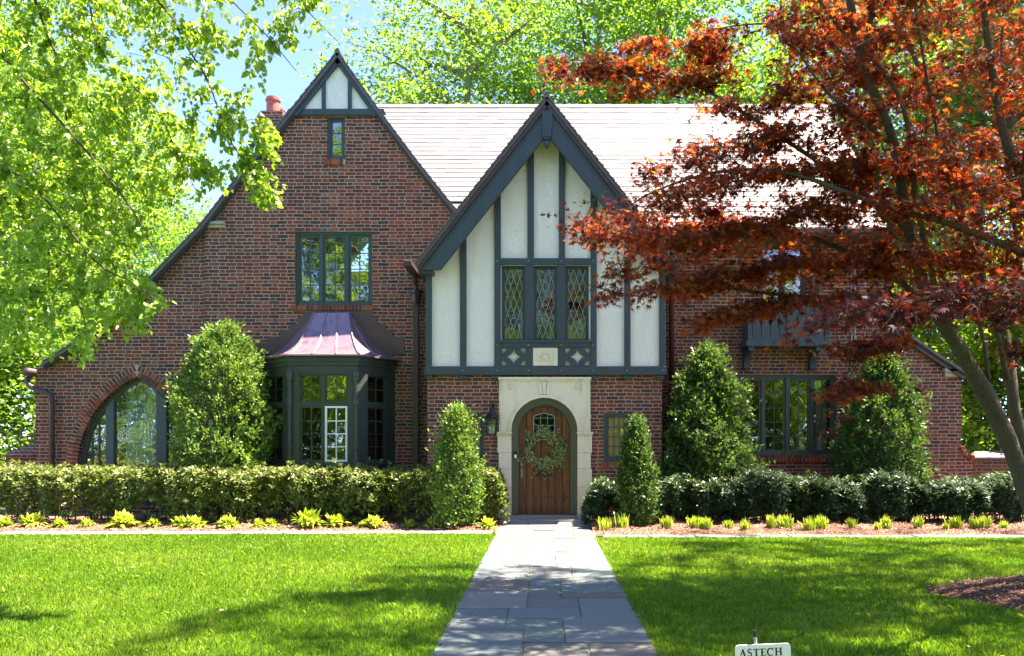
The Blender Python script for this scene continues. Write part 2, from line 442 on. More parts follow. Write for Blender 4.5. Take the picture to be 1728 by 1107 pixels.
class MB:
    def __init__(s): s.v = []; s.f = []; s.M = None
    def add(s, vs, fs):
        b = len(s.v)
        if s.M is not None: vs = [tuple(s.M @ Vector(q)) for q in vs]
        s.v.extend([tuple(q) for q in vs]); s.f.extend([[i + b for i in f] for f in fs])
    def box(s, x0, x1, y0, y1, z0, z1):
        if x0 > x1: x0, x1 = x1, x0
        if y0 > y1: y0, y1 = y1, y0
        if z0 > z1: z0, z1 = z1, z0
        s.add([(x0, y0, z0), (x1, y0, z0), (x1, y1, z0), (x0, y1, z0), (x0, y0, z1), (x1, y0, z1), (x1, y1, z1), (x0, y1, z1)],
              [[0, 3, 2, 1], [4, 5, 6, 7], [0, 1, 5, 4], [1, 2, 6, 5], [2, 3, 7, 6], [3, 0, 4, 7]])
        return s
    def prism(s, poly, y0, y1):
        """poly = [(x,z)...] counter-clockwise seen from -Y (x right, z up)"""
        a = sum(poly[i][0] * poly[(i + 1) % len(poly)][1] - poly[(i + 1) % len(poly)][0] * poly[i][1] for i in range(len(poly)))
        if a < 0: poly = poly[::-1]
        n = len(poly)
        vs = [(x, y0, z) for x, z in poly] + [(x, y1, z) for x, z in poly]
        fs = [list(range(n)), list(range(2 * n - 1, n - 1, -1))]
        for i in range(n):
            j = (i + 1) % n
            fs.append([i, i + n, j + n, j])
        s.add(vs, fs); return s
    def bar(s, a, b, w, y0, y1):
        """flat bar in the XZ plane between a=(x,z) and b, width w"""
        dx, dz = b[0] - a[0], b[1] - a[1]; L = math.hypot(dx, dz) or 1e-6
        nx, nz = -dz / L * w / 2, dx / L * w / 2
        return s.prism([(a[0] - nx, a[1] - nz), (b[0] - nx, b[1] - nz), (b[0] + nx, b[1] + nz), (a[0] + nx, a[1] + nz)], y0, y1)
    def tube(s, pts, r, n=6, cap=True):
        pts = [Vector(p) for p in pts]
        if not hasattr(r, '__len__'): r = [r] * len(pts)
        vs, fs = [], []
        up = None
        for i, p in enumerate(pts):
            t = (pts[min(i + 1, len(pts) - 1)] - pts[max(i - 1, 0)])
            if t.length < 1e-9: t = Vector((0, 0, 1))
            t.normalize()
            if up is None:
                up = Vector((0, 0, 1)) if abs(t.z) < .9 else Vector((1, 0, 0))
            a = t.cross(up)
            if a.length < 1e-4: a = t.cross(Vector((0, 1, .01)))
            a.normalize(); b = a.cross(t); up = b
            for k in range(n):
                an = 2 * math.pi * k / n
                vs.append(p + (a * math.cos(an) + b * math.sin(an)) * r[i])
        for i in range(len(pts) - 1):
            for k in range(n):
                k2 = (k + 1) % n
                fs.append([i * n + k, i * n + k2, (i + 1) * n + k2, (i + 1) * n + k])
        if cap:
            fs.append(list(range(n))[::-1]); fs.append([(len(pts) - 1) * n + k for k in range(n)])
        s.add(vs, fs); return s
    def lathe(s, prof, c, n=16):
        """prof = [(r,z)...] bottom to top round the vertical through c"""
        vs, fs = [], []
        for r, z in prof:
            for k in range(n):
                a = 2 * math.pi * k / n
                vs.append((c[0] + r * math.cos(a), c[1] + r * math.sin(a), c[2] + z))
        m = len(prof)
        for i in range(m - 1):
            for k in range(n):
                k2 = (k + 1) % n
                fs.append([i * n + k, i * n + k2, (i + 1) * n + k2, (i + 1) * n + k])
        fs.append(list(range(n))[::-1]); fs.append([(m - 1) * n + k for k in range(n)])
        s.add(vs, fs); return s
    def ball(s, c, r, n=10, sq=1.0):
        m = n // 2 + 1
        return s.lathe([(max(.001, r * math.sin(math.pi * i / m)), -r * sq * math.cos(math.pi * i / m)) for i in range(m + 1)], c, n)
    def build_each(s, name, mat, parent=None, bevel=0.0, smooth=False, key=None):
        """one object per separate piece (or per value of key(piece centre))"""
        comp = list(range(len(s.v)))
        def find(i):
            while comp[i] != i: comp[i] = comp[comp[i]]; i = comp[i]
            return i
        for f in s.f:
            for i in f[1:]: comp[find(i)] = find(f[0])
        gr = {}
        for f in s.f: gr.setdefault(find(f[0]), []).append(f)
        out = {}
        for r, fs in gr.items():
            ids = sorted({i for f in fs for i in f}); c = [sum(s.v[i][k] for i in ids) / len(ids) for k in range(3)]
            out.setdefault(key(c) if key else r, []).extend(fs)
        for fs in out.values():
            ids = sorted({i for f in fs for i in f}); mp = {i: n for n, i in enumerate(ids)}
            m = MB(); m.v = [s.v[i] for i in ids]; m.f = [[mp[i] for i in f] for f in fs]; m.build(name, mat, parent, smooth, bevel)
    def build(s, name, mat, parent=None, smooth=False, bevel=0.0):
        me = bpy.data.meshes.new(name)
        me.from_pydata(s.v, [], s.f)
        me.materials.append(mat)
        if smooth: me.polygons.foreach_set('use_smooth', [True] * len(me.polygons))
        o = bpy.data.objects.new(name, me)
        link(o, parent)
        if bevel:
            b = o.modifiers.new('bevel', 'BEVEL'); b.width = bevel; b.segments = 2; b.limit_method = 'ANGLE'
        return o

def holed(name, outer, holes, y0, y1, mat, parent=None):
    """slab in the XZ plane from y0 to y1 with openings cut through"""
    cu = bpy.data.curves.new(name + '_outline', 'CURVE'); cu.dimensions = '2D'; cu.fill_mode = 'BOTH'
    cu.extrude = abs(y1 - y0) / 2
    for poly in [outer] + holes:
        sp = cu.splines.new('POLY'); sp.points.add(len(poly) - 1)
        for q, (x, z) in zip(sp.points, poly): q.co = (x, z, 0, 1)
        sp.use_cyclic_u = True
    tmp = bpy.data.objects.new('tmp', cu); COL.objects.link(tmp)
    bpy.context.view_layer.update()
    me = bpy.data.meshes.new_from_object(tmp.evaluated_get(bpy.context.evaluated_depsgraph_get()))
    bpy.data.objects.remove(tmp)
    me.transform(Matrix.Translation((0, (y0 + y1) / 2, 0)) @ Matrix.Rotation(math.radians(90), 4, 'X'))
    me.name = name
    me.materials.clear(); me.materials.append(mat)
    o = bpy.data.objects.new(name, me)
    return link(o, parent)

def rectpx(x0, y0, x1, y1, Y):
    a = W(x0, y1, Y); b = W(x1, y0, Y)
    return [(a[0], a[1]), (b[0], a[1]), (b[0], b[1]), (a[0], b[1])]
def arc(cx, cz, r, a0, a1, n):
    return [(cx + r * math.cos(math.radians(a0 + (a1 - a0) * i / n)), cz + r * math.sin(math.radians(a0 + (a1 - a0) * i / n))) for i in range(n + 1)]

# ------------------------------------------------------------------ scattered leaves (numpy)
def T_leaf(w=.5, fold=.12):
    return np.array([(0, 0, 0), (w * .42, .28, fold), (w * .5, .55, fold), (0, 1, -.05), (-w * .5, .55, fold), (-w * .42, .28, fold)])
def T_kite(w=.45, fold=.10):
    return np.array([(0, 0, 0), (w / 2, .45, fold), (0, 1, 0), (-w / 2, .45, fold)])
def T_heart():
    return np.array([(0, .06, 0), (.26, 0, .06), (.42, .24, .10), (.30, .62, .05), (0, 1.05, -.06), (-.30, .62, .05), (-.42, .24, .10), (-.26, 0, .06)])
def T_maple():
    tips = [(-25, .38), (15, .72), (52, .95), (90, 1.1), (128, .95), (165, .72), (205, .38)]
    v = []
    for i, (a, r) in enumerate(tips):
        ar = math.radians(a)
        v.append((r * math.cos(ar), r * math.sin(ar), -.16 * r * r))
        if i < len(tips) - 1:
            am = math.radians((a + tips[i + 1][0]) / 2)
            v.append((.27 * math.cos(am), .27 * math.sin(am), .03))
    v.append((0, -.10, 0))
    a = np.array(v); a[:, 1] += .1
    return a * .62
def unit(v):
    return v / (np.linalg.norm(v, axis=1, keepdims=True) + 1e-9)
def leaves(name, mat, tmpl, pos_, d, nrm, size, rnd=None, parent=None, rng=None):
    n = len(pos_); k = len(tmpl)
    d = unit(d); nrm = nrm - (nrm * d).sum(1, keepdims=True) * d; nrm = unit(nrm)
    sd_ = np.cross(d, nrm)
    s = np.asarray(size).reshape(-1, 1)
    co = (pos_[:, None, :] + s[:, None, :] * (tmpl[None, :, 0:1] * sd_[:, None, :] + tmpl[None, :, 1:2] * d[:, None, :] + tmpl[None, :, 2:3] * nrm[:, None, :]))
    me = bpy.data.meshes.new(name)
    me.vertices.add(n * k); me.vertices.foreach_set('co', co.reshape(-1).astype(np.float32))
    me.loops.add(n * k); me.loops.foreach_set('vertex_index', np.arange(n * k, dtype=np.int32))
    me.polygons.add(n); me.polygons.foreach_set('loop_start', np.arange(0, n * k, k, dtype=np.int32))
    me.polygons.foreach_set('loop_total', np.full(n, k, dtype=np.int32))
    me.update(calc_edges=True)
    at = me.attributes.new('rnd', 'FLOAT', 'POINT')
    if rnd is None: rnd = (rng or np.random.default_rng(1)).random(n)
    at.data.foreach_set('value', np.repeat(np.clip(rnd, 0, 1), k).astype(np.float32))
    me.materials.append(mat)
    o = bpy.data.objects.new(name, me)
    return link(o, parent)
def inpoly(px, py, poly):
    c = np.zeros(len(px), bool); j = len(poly) - 1
    for i in range(len(poly)):
        xi, yi = poly[i]; xj, yj = poly[j]
        m = ((yi > py) != (yj > py)) & (px < (xj - xi) * (py - yi) / (yj - yi + 1e-9) + xi)
        c ^= m; j = i
    return c

# ------------------------------------------------------------------ ground
rnd = random.Random(7)
g = MB(); g.box(-120, 120, -60, 140, -.5, -.03); tag(g.build('ground', M['lawnbase']), kind='structure')
def edge_y(x):                       # back edge of the lawn = front edge of the stone edging
    return (-2.12 + .02 * (x + .8)) if x < 0 else -2.72 + .02 * math.sin(x * .6)
lawn = MB()
for (x0, x1) in ((-14, -.79), (.80, 14)):
    n = 30; vs = []
    for i in range(n + 1):
        x = x0 + (x1 - x0) * i / n
        vs += [(x, -18, 0), (x, edge_y(x), 0)]
    lawn.add(vs, [[2 * i, 2 * i + 2, 2 * i + 3, 2 * i + 1] for i in range(n)])
tag(lawn.build('lawn', M['lawnbase']), kind='structure')
bed = MB()
def bed_z(x, y, e):
    t = min(1, max(0, (y - e) / 1.2))
    return .012 + .075 * t + .012 * math.sin(x * 5.1 + y * 3) + .010 * math.sin(x * 11.3 - y * 7)
for (x0, x1) in ((-14, -.79), (.80, 14)):
    nx_, ny_ = 90, 14; vs = []
    for i in range(nx_ + 1):
        x = x0 + (x1 - x0) * i / nx_; e = edge_y(x) + .36
        for j in range(ny_ + 1):
            y = e + (1.9 - e) * j / ny_
            vs.append((x, y, bed_z(x, y, e) if j else .004))
    bed.add(vs, [[i * (ny_ + 1) + j, (i + 1) * (ny_ + 1) + j, (i + 1) * (ny_ + 1) + j + 1, i * (ny_ + 1) + j + 1] for i in range(nx_) for j in range(ny_)])
tag(bed.build('mulch_bed', M['mulch'], smooth=True), kind='structure')

# flagstone walk: slab layout read off the photograph
def crop2w(cx, cy):
    px, py = 600 + cx / 3.142, 800 + cy / 3.142
    return (px - CX) / (py - CY) * 1.5, 1.5 * F / (py - CY) - D
L_, R_ = -.785, .795
rows = [(L_, 885, 840, 985), (885, 1240, 908, 985), (1240, R_, 908, 985), (888, 1108, 840, 908), (1104, R_, 778, 908), (L_, 803, 725, 840),
        (790, 1102, 778, 840), (808, 1190, 722, 778), (1188, R_, 670, 778), (912, 1185, 672, 722), (L_, 912, 632, 724), (918, 1088, 628, 672),
        (1088, R_, 637, 670), (1086, R_, 565, 637), (918, 1086, 565, 628), (L_, 918, 565, 632), (L_, 918, 500, 565), (918, 1145, 500, 565), (1145, R_, 500, 565),
        (L_, 860, 455, 500), (860, 1060, 455, 500), (1060, R_, 428, 500), (L_, 1060, 420, 455), (L_, 885, 382, 420), (885, 1110, 385, 420), (1110, R_, 385, 428),
        (L_, 1055, 345, 383), (1055, R_, 348, 385), (L_, 945, 305, 345), (945, 1153, 308, 345), (1153, R_, 308, 348), (L_, 1050, 282, 305), (1050, R_, 282, 308)]
fl = MB(); J = .006
for (a, b, c0, c1) in rows:
    cm = (c0 + c1) / 2
    x0 = a if isinstance(a, float) else crop2w(a, cm)[0]
    x1 = b if isinstance(b, float) else crop2w(b, cm)[0]
    y1 = crop2w(800, c0)[1]; y0 = crop2w(800, c1)[1]
    z = .022 + rnd.uniform(-.003, .003); t = [rnd.uniform(-.002, .002) for _ in range(4)]
    jx = rnd.uniform(-.01, .018) if a == L_ else 0
    jr = rnd.uniform(-.018, .014) if b == R_ else 0
    xs = (x0 + J - jx, x1 - J + jr)
    vs = [(xs[0], y0 + J, -.02), (xs[1], y0 + J, -.02), (xs[1], y1 - J, -.02), (xs[0], y1 - J, -.02),
          (xs[0], y0 + J, z + t[0]), (xs[1], y0 + J, z + t[1]), (xs[1], y1 - J, z + t[2]), (xs[0], y1 - J, z + t[3])]
    fl.add(vs, [[0, 3, 2, 1], [4, 5, 6, 7], [0, 1, 5, 4], [1, 2, 6, 5], [2, 3, 7, 6], [3, 0, 4, 7]])
y = crop2w(0, 985)[1]
while y > -17.5:                     # the walk goes on towards the street, under the camera
    h = rnd.uniform(.35, .6); x = L_
    while x < R_ - .05:
        w = min(rnd.uniform(.45, .9), R_ - x)
        if R_ - x - w < .25: w = R_ - x
        fl.box(x + J, x + w - J, y - h + J, y - J, -.02, .022); x += w
    y -= h
pt = fl.build('path', M['flag'], bevel=.004); tag(pt, kind='structure')
mt = MB(); mt.box(L_ - .01, R_ + .01, -18, -.15, -.03, .009); tag(mt.build('path_bedding', simple('path_joint', (0.176, 0.198, 0.120), .9, var=.5, scale=14)), kind='structure')
ld = MB(); y1 = crop2w(0, 282)[1]
xw = [(-.80, -.28), (-.28, .22), (.22, .82)]
for a, b in xw: ld.box(a + .005, b - .005, y1 + .01, -.40, -.02, .030)
tag(ld.build('path_landing', M['palestone'], bevel=.006), kind='structure')

# pale edging slabs between lawn and bed
def edging(x0, x1, side, ordn):
    e0, e1 = edge_y(x0), edge_y(x1)
    m = MB(); w = .36
    jt = rnd.uniform(-.012, .012); z = .022 + rnd.uniform(-.003, .004)
    vs = [(x0, e0 + jt, -.02), (x1, e1 + jt, -.02), (x1, e1 + w + jt, -.02), (x0, e0 + w + jt, -.02)]
    vs += [(a, b, z) for a, b, c in vs]
    cx_, cy_ = (x0 + x1) / 2, (e0 + e1) / 2 + w / 2
    m.add([(a - cx_, b - cy_, c) for a, b, c in vs], [[0, 3, 2, 1], [4, 5, 6, 7], [0, 1, 5, 4], [1, 2, 6, 5], [2, 3, 7, 6], [3, 0, 4, 7]])
    o = m.build('edging_slab', M['palestone'] if side == 'left' else M['flag'], bevel=.006)
    o.location = (cx_, cy_, 0)
    tag(o, '%s flat stone slab of the lawn edging %s of the walk, counting outward from the walk' % (ordn, side), 'edging stone', 'stone slabs edging the %s lawn' % side)
ORD = ['first', 'second', 'third', 'fourth', 'fifth', 'sixth', 'seventh', 'eighth', 'ninth', 'tenth', 'eleventh', 'twelfth', 'thirteenth', 'fourteenth',
       'fifteenth', 'sixteenth', 'seventeenth', 'eighteenth', 'nineteenth', 'twentieth', 'twenty-first', 'twenty-second', 'twenty-third', 'twenty-fourth']
x = -.83; k = 0
while x > -8.4:
    w = rnd.uniform(.55, .85); edging(x - w, x - .02, 'left', ORD[k]); x -= w; k += 1
x = .90; k = 0
while x < 7.9:
    w = rnd.uniform(.60, .80); edging(x + .02, x + w, 'right', ORD[k]); x += w; k += 1

# ------------------------------------------------------------------ the house
house = thing('brick_house', (0, .9, 0), 'red brick house with dark timbered white stucco gables and a pale slate roof', 'house')
YL, YR, YE, YT = .9, .9, 0.0, -.12
def X(px, Y): return W(px, 0, Y)[0]
def Z(py, Y): return W(0, py, Y)[1]

def ring_bricks(mb, pts, w, y0, y1, gap=.018, step=.075):
    """radial bricks of depth w laid along a polyline, standing outward (left-hand side)"""
    P = [Vector((a, b)) for a, b in pts]
    seg = [(P[i + 1] - P[i]).length for i in range(len(P) - 1)]; tot = sum(seg)
    n = max(1, round(tot / step))
    def at(s):
        i = 0
        while i < len(seg) - 1 and s > seg[i]: s -= seg[i]; i += 1
        t = (P[i + 1] - P[i]).normalized()
        return P[i] + t * s, t
    for k in range(n):
        a, ta = at(tot * k / n + gap / 2); b, tb = at(tot * (k + 1) / n - gap / 2)
        na, nb = Vector((-ta.y, ta.x)), Vector((-tb.y, tb.x))
        jj = rnd.uniform(-.004, .006)
        q = [a, b, b + nb * w, a + na * w]
        mb.prism([(v.x, v.y) for v in q], y0 - jj, y1)

def sash(M_, u0, u1, z0, z1, nx, nz, part, mat, gmat, fw=.042, mw=.018, dep=.035, name='sash', y=0.0):
    m = MB(); m.M = M_
    m.box(u0, u0 + fw, y - dep, y, z0, z1); m.box(u1 - fw, u1, y - dep, y, z0, z1)
    m.box(u0 + fw, u1 - fw, y - dep, y, z1 - fw, z1); m.box(u0 + fw, u1 - fw, y - dep, y, z0, z0 + fw * 1.15)
    a, b = u0 + fw, u1 - fw; c, d_ = z0 + fw * 1.15, z1 - fw
    for i in range(1, nx):
        xx = a + (b - a) * i / nx; m.box(xx - mw / 2, xx + mw / 2, y - dep * .75, y - .004, c, d_)
    for i in range(1, nz):
        zz = c + (d_ - c) * i / nz; m.box(a, b, y - dep * .70, y - .006, zz - mw / 2, zz + mw / 2)
    m.build(name, mat, part)
    gl = MB(); gl.M = M_
    tl = math.radians(rnd.uniform(-.9, .9)); dy = (b - a) * math.tan(tl) / 2
    gl.add([(a, y - .014 - dy * .3, c), (b, y - .014 + dy * .3, c), (b, y - .014 + dy * .3, d_), (a, y - .014 - dy * .3, d_)], [[0, 1, 2, 3]])
    gl.build('pane', gmat, part)

def frame_mb(M_, u0, u1, z0, z1, w, y0, y1, mull=()):
    m = MB(); m.M = M_
    m.box(u0, u0 + w, y0, y1, z0, z1); m.box(u1 - w, u1, y0, y1, z0, z1)
    m.box(u0 + w, u1 - w, y0, y1, z1 - w, z1); m.box(u0 + w, u1 - w, y0 - .02, y1, z0, z0 + w)
    for c in mull: m.box(c - w * .45, c + w * .45, y0 + .004, y1, z0 + w, z1 - w)
    return m

def casement(px0, py0, px1, py1, Y, n, nx, nz, gmat=None, rec=.10, fw=.055, name='window', mat=None):
    a, b = W(px0, py1, Y), W(px1, py0, Y)
    u0, u1, z0, z1 = a[0], b[0], a[1], b[1]
    T = Matrix.Translation((0, Y + rec, 0))
    cw = (u1 - u0) / n
    part = frame_mb(T, u0, u1, z0, z1, fw, -.04, .08, [u0 + cw * i for i in range(1, n)]).build(name, mat or M['frame'], house)
    for i in range(n):
        sash(T, u0 + cw * i + (fw if i == 0 else fw * .45), u0 + cw * (i + 1) - (fw if i == n - 1 else fw * .45), z0 + fw, z1 - fw, nx, nz, part, mat or M['frame'], gmat or M['glass'], y=.03)
    return part, (u0, u1, z0, z1)

def sill_bricks(px0, px1, py0, py1, Y):
    m = MB(); a, b = W(px0, py1, Y), W(px1, py0, Y)
    x = a[0]
    while x < b[0] - .03:
        jj = rnd.uniform(-.004, .006)
        m.box(x, min(x + .057, b[0]), Y - .05 - jj, Y + .10, a[1], b[1] - .005); x += .074
    m.build('brick_sill', M['unit'], house)
    q = MB(); q.box(a[0] - .004, b[0] + .004, Y - .035, Y + .09, a[1] + .006, b[1] - .012); q.build('sill_mortar', M['mortar'], house)

# --- left wing walls
c0, c1, cc = W(552, 268, YL), W(582, 196, YL), None
h_small = rectpx(552, 196, 582, 268, YL); h_up = rectpx(498, 390, 628, 515, YL); h_bay = rectpx(462, 600, 648, 785, YL)
outL = [(345, 905), (345, 385), (429, 266), (492, 193), (570, 95), (640, 190), (700, 271), (766, 354), (790, 388), (790, 905)]
holed('wall', [W(x, y, YL) for x, y in outL], [h_small, h_up, h_bay], YL, YL + .3, M['brick'], house)
YP = YL + .07
def gothic(cx, half, zs, za, ins=0.0, n=14):
    """pointed arch outline (open list) from left springing over the apex to the right one"""
    hgt = za - zs; R = (half * half + hgt * hgt) / (2 * half)
    cxl = cx - half + R; th = math.degrees(math.atan2(hgt, cx - cxl))
    R2 = R - ins
    import math as _m
    tha = 180 - _m.degrees(_m.acos(min(1, (R - half) / R2)))
    left = arc(cxl, zs, R2, 180, tha, n)
    right = [(2 * cx - a, b) for a, b in left[::-1]]
    return left + right[1:]
gx, gz = W(231.5, 636, YP); gl_, gzs = W(131, 790, YP)
ghalf = gx - gl_; gzb = gzs - .75
go = gothic(gx, ghalf, gzs, gz)
hole_g = [(go[0][0], gzb)] + go + [(go[-1][0], gzb)]
outP = [(60, 905), (60, 618), (72, 613), (114, 590), (212, 518), (250, 475), (338, 388), (348, 388), (348, 905)]
holed('wall', [W(x, y, YP) for x, y in outP], [hole_g[::-1]], YP, YP + .3, M['brick'], house)
ab = MB(); w_ = .105
go2 = gothic(gx, ghalf, gzs, gz)
m_ = MB(); ring_bricks(m_, [(go[0][0], gzb)] + go[:15], w_, YP - .03, YP + .05); ring_bricks(m_, go[14:] + [(go[-1][0], gzb)], w_, YP - .03, YP + .05)
off = gothic(gx, ghalf, gzs, gz, -.115)
ring_bricks(m_, [(off[0][0], gzb)] + off[:15], w_, YP - .018, YP + .05); ring_bricks(m_, off[14:] + [(off[-1][0], gzb)], w_, YP - .018, YP + .05)
m_.build('brick_arch', M['unit'], house)
off3 = gothic(gx, ghalf, gzs, gz, -.225)
holed('arch_mortar', [(off3[0][0], gzb)] + off3 + [(off3[-1][0], gzb)], [([(go[0][0] - .002, gzb - .01)] + gothic(gx, ghalf, gzs, gz, -.002) + [(go[-1][0] + .002, gzb - .01)])[::-1]], YP - .012, YP + .02, M['mortar'], house)
# arched window
gi = gothic(gx, ghalf, gzs, gz, .075)
fr = holed('arched_window', hole_g, [([(gi[0][0], gzb + .08)] + gi + [(gi[-1][0], gzb + .08)])[::-1]], YP + .10, YP + .18, M['frame'], house)
mm = MB()
def gtop(x):
    best = gzs
    for (a, b), (c, d_) in zip(gi[:-1], gi[1:]):
        if min(a, c) <= x <= max(a, c) and abs(c - a) > 1e-6: best = b + (d_ - b) * (x - a) / (c - a)
    return best
for px0, px1 in ((179, 192), (264, 281)):
    a, b = X(px0, YP + .1), X(px1, YP + .1); mm.prism([(a, gzb), (b, gzb), (b, gtop(b)), (a, gtop(a))], YP + .085, YP + .17)
mm.build_each('mullion', M['frame'], fr)
mm = MB(); xa = X(145, YP + .15); xb = X(179, YP + .15)
for i in range(1, 3):
    xx = xa + (xb - xa) * i / 3; mm.box(xx - .009, xx + .009, YP + .13, YP + .15, gzb, gtop(xx))
zz = gzs - .5
while zz < gz:
    x0 = next((x for x in [xa + k * .01 for k in range(60)] if gtop(x) > zz), None)
    if x0 is not None and x0 < xb: mm.box(x0, xb, YP + .132, YP + .148, zz - .009, zz + .009)
    zz += .26
mm.build('muntin', M['frame'], fr)
gp = MB(); gpoly = [(gi[0][0], gzb + .08)] + gi + [(gi[-1][0], gzb + .08)]
gp.add([(a, YP + .155, b) for a, b in gpoly], [list(range(len(gpoly)))]); gp.build('pane', M['glassbig'], fr)
cu_ = MB()                                  # sheer curtain behind the big pane
n = 120; xa, xb = X(195, YP), X(262, YP); vs = []
for i in range(n + 1):
    t = i / n; x = xa + (xb - xa) * t; yy = YP + .42 + .03 * math.sin(t * 60) + .015 * math.sin(t * 143)
    vs += [(x, yy, .2), (x, yy, gz - .15)]
cu_.add(vs, [[2 * i, 2 * i + 2, 2 * i + 3, 2 * i + 1] for i in range(n)])
cu_.build('curtain', M['sheer'], house, smooth=True)

# left wing windows
casement(552, 196, 582, 268, YL, 1, 1, 3, rec=.08, fw=.045)
sill_bricks(549, 583, 269, 279, YL)
casement(498, 390, 628, 515, YL, 3, 2, 4)
sill_bricks(493, 629, 515, 524.5, YL)

# stucco peak of the left gable
YS = YL - .05
pk = [W(484, 192, YS), W(650, 192, YS), W(570, 92, YS)]
q = MB(); q.prism([W(494, 186, YS), W(641, 186, YS), W(570, 104, YS)], YS, YL - .004); q.build('gable_stucco', M['stucco'], house)
q = MB(); Yt = YS - .03
q.prism([W(480, 193.5, Yt), W(652, 193.5, Yt), W(647, 183.5, Yt), W(487, 183.5, Yt)], Yt, YS)
for px in (546, 590):
    top = 118 if px < 570 else 119
    q.prism([W(px - 3.3, 184, Yt), W(px + 3.3, 184, Yt), W(px + 3.3, 118, Yt), W(px - 3.3, 118, Yt)], Yt, YS)
q.build('gable_timber', M['trim'], house)

# rakes and roofs of the left wing
def band(pts, th, Ya, Yb, mat, name, par=None, side=-1):
    """strip of thickness th hanging below (side=-1) a polyline in XZ, run from Ya to Yb"""
    P = [Vector(p) for p in pts]; nn = []
    for i in range(len(P)):
        t = (P[min(i + 1, len(P) - 1)] - P[max(i - 1, 0)]).normalized()
        nn.append(Vector((-t.y, t.x)) * side)
    m = MB()
    for i in range(len(P) - 1):
        m.prism([tuple(P[i]), tuple(P[i + 1]), tuple(P[i + 1] + nn[i + 1] * th), tuple(P[i] + nn[i] * th)], Ya, Yb)
    return m.build(name, mat, par or house)
Yk = YL - .16
Lr = [W(x, y, Yk) for x, y in [(66, 616), (72, 611), (114, 585), (165, 551), (212, 514), (250, 471), (338, 380), (429, 262), (490, 187), (569, 88)]]
Rr = [W(x, y, Yk) for x, y in [(569, 88), (604, 137), (640, 188), (700, 268), (766, 351), (800, 394)]]
band(Lr, .05, Yk, 9.5, M['dslate'], 'roof')
band(Rr, .05, Yk, 9.5, M['dslate'], 'roof')
def inset(pts, d_):
    P = [Vector(p) for p in pts]; o = []
    for i in range(len(P)):
        t = (P[min(i + 1, len(P) - 1)] - P[max(i - 1, 0)]).normalized()
        q = P[i] + Vector((t.y, -t.x)) * d_; o.append((q.x, q.y))
    return o
band(inset(Lr[:9], .052), .030, YL - .10, YL - .003, M['trim'], 'rake_board')
band(inset(Rr[2:], .052), .045, YL - .10, YL - .003, M['brown'], 'rake_board')
band(inset(Lr[8:], .051), .085, YL - .105, YL - .003, M['trim'], 'rake_board')
band(inset(Rr[:3], .051), .085, YL - .105, YL - .003, M['trim'], 'rake_board')
# stepped edge slates that give the verge its ragged line
m_ = MB()
for pts in (Lr, Rr):
    for i in range(len(pts) - 1):
        a, b = Vector(pts[i]), Vector(pts[i + 1]); L = (b - a).length; t = (b - a) / L; nn = Vector((-t.y, t.x)); k = int(L / .15)
        for j in range(k):
            p = a + t * (L * j / k); q2 = a + t * (L * (j + 1.15) / k)
            lo, hi = (p, q2) if t.y > 0 else (q2, p)
            m_.prism([tuple(lo + nn * .003), tuple(lo + nn * .030), tuple(hi + nn * .012), tuple(hi + nn * .001)], Yk - .02, Yk + .4 + rnd.uniform(-.01, .01))
m_.build('verge_slates', M['dslate'], house)
q = MB(); q.tube([(X(569.5, Yk), Yk - .03, Z(86, Yk)), (X(569.5, Yk), 6, Z(86, Yk))], .05, 8); q.build('ridge_cap', M['dslate'], house)
# kneeler stone
q = MB(); z_a, z_b = Z(385, YL), Z(375, YL)
q.box(X(338, YL), X(381, YL), YL - .05, YL + .05, z_a, (z_a + z_b) / 2); q.box(X(334, YL), X(381, YL), YL - .09, YL + .05, (z_a + z_b) / 2 + .003, z_b)
q.build('kneeler_stone', M['oldstone'], house, bevel=.008)

# --- chimney
YC = 3.6
q = MB(); a, b = X(436, YC), X(478, YC)
q.box(a, b, YC, YC + .9, 4.0, Z(205, YC)); q.box(a - .02, b + .05, YC - .05, YC + .95, Z(215, YC), Z(196, YC)); q.box(a + .04, b - .02, YC + .02, YC + .88, Z(196, YC), Z(186, YC))
chim = q.build('chimney', M['brick'], house)
for px, rr, yy, zt in ((461, .155, .28, 157), (472, .12, .62, 166)):
    q = MB(); zb = Z(190, YC) ; zt = Z(zt, YC)
    hh = zt - zb
    q.lathe([(rr * 1.05, 0), (rr, .03), (rr * .97, hh * .80), (rr * 1.12, hh * .82), (rr * 1.12, hh * .9), (rr, hh * .92), (rr, hh), (rr * .75, hh), (rr * .7, hh * .6)], (X(px, YC + yy), YC + yy, zb), 20)
    q.build('chimney_pot', M['clay'], chim, smooth=False)

# --- bay window
zf0, zf1 = 2.985, 3.105                       # fascia
def bayoff(o):                                # plan outline of the bay, offset outward by o
    k = .414 * o
    return [(X(440, .9) - o - .02, .9), (X(487, 0) - k, 0 - o), (X(605, 0) + k, 0 - o), (X(665, .9) + o + .02, .9)]
def loop_slab(mb, o, z0, z1):
    p = bayoff(o); n = 4
    vs = [(x, y, z0) for x, y in p] + [(x, y, z1) for x, y in p]
    mb.add(vs, [[3, 2, 1, 0], [4, 5, 6, 7]] + [[i, i + 1, i + 5, i + 4] for i in range(3)] + [[3, 0, 4, 7]])
q = MB(); loop_slab(q, .0, 2.80, zf0 - .003); loop_slab(q, .05, zf0, zf1 - .03); loop_slab(q, .09, zf1 - .028, zf1 + .01); loop_slab(q, .03, 2.925, zf0 - .0035)
bay = q.build('bay_window', M['trimgreen'], house)
q = MB(); loop_slab(q, 0.0, .0, 1.04); loop_slab(q, .05, 1.043, 1.085); q.build('bay_base', M['trimgreen'], bay)
P0 = bayoff(0)
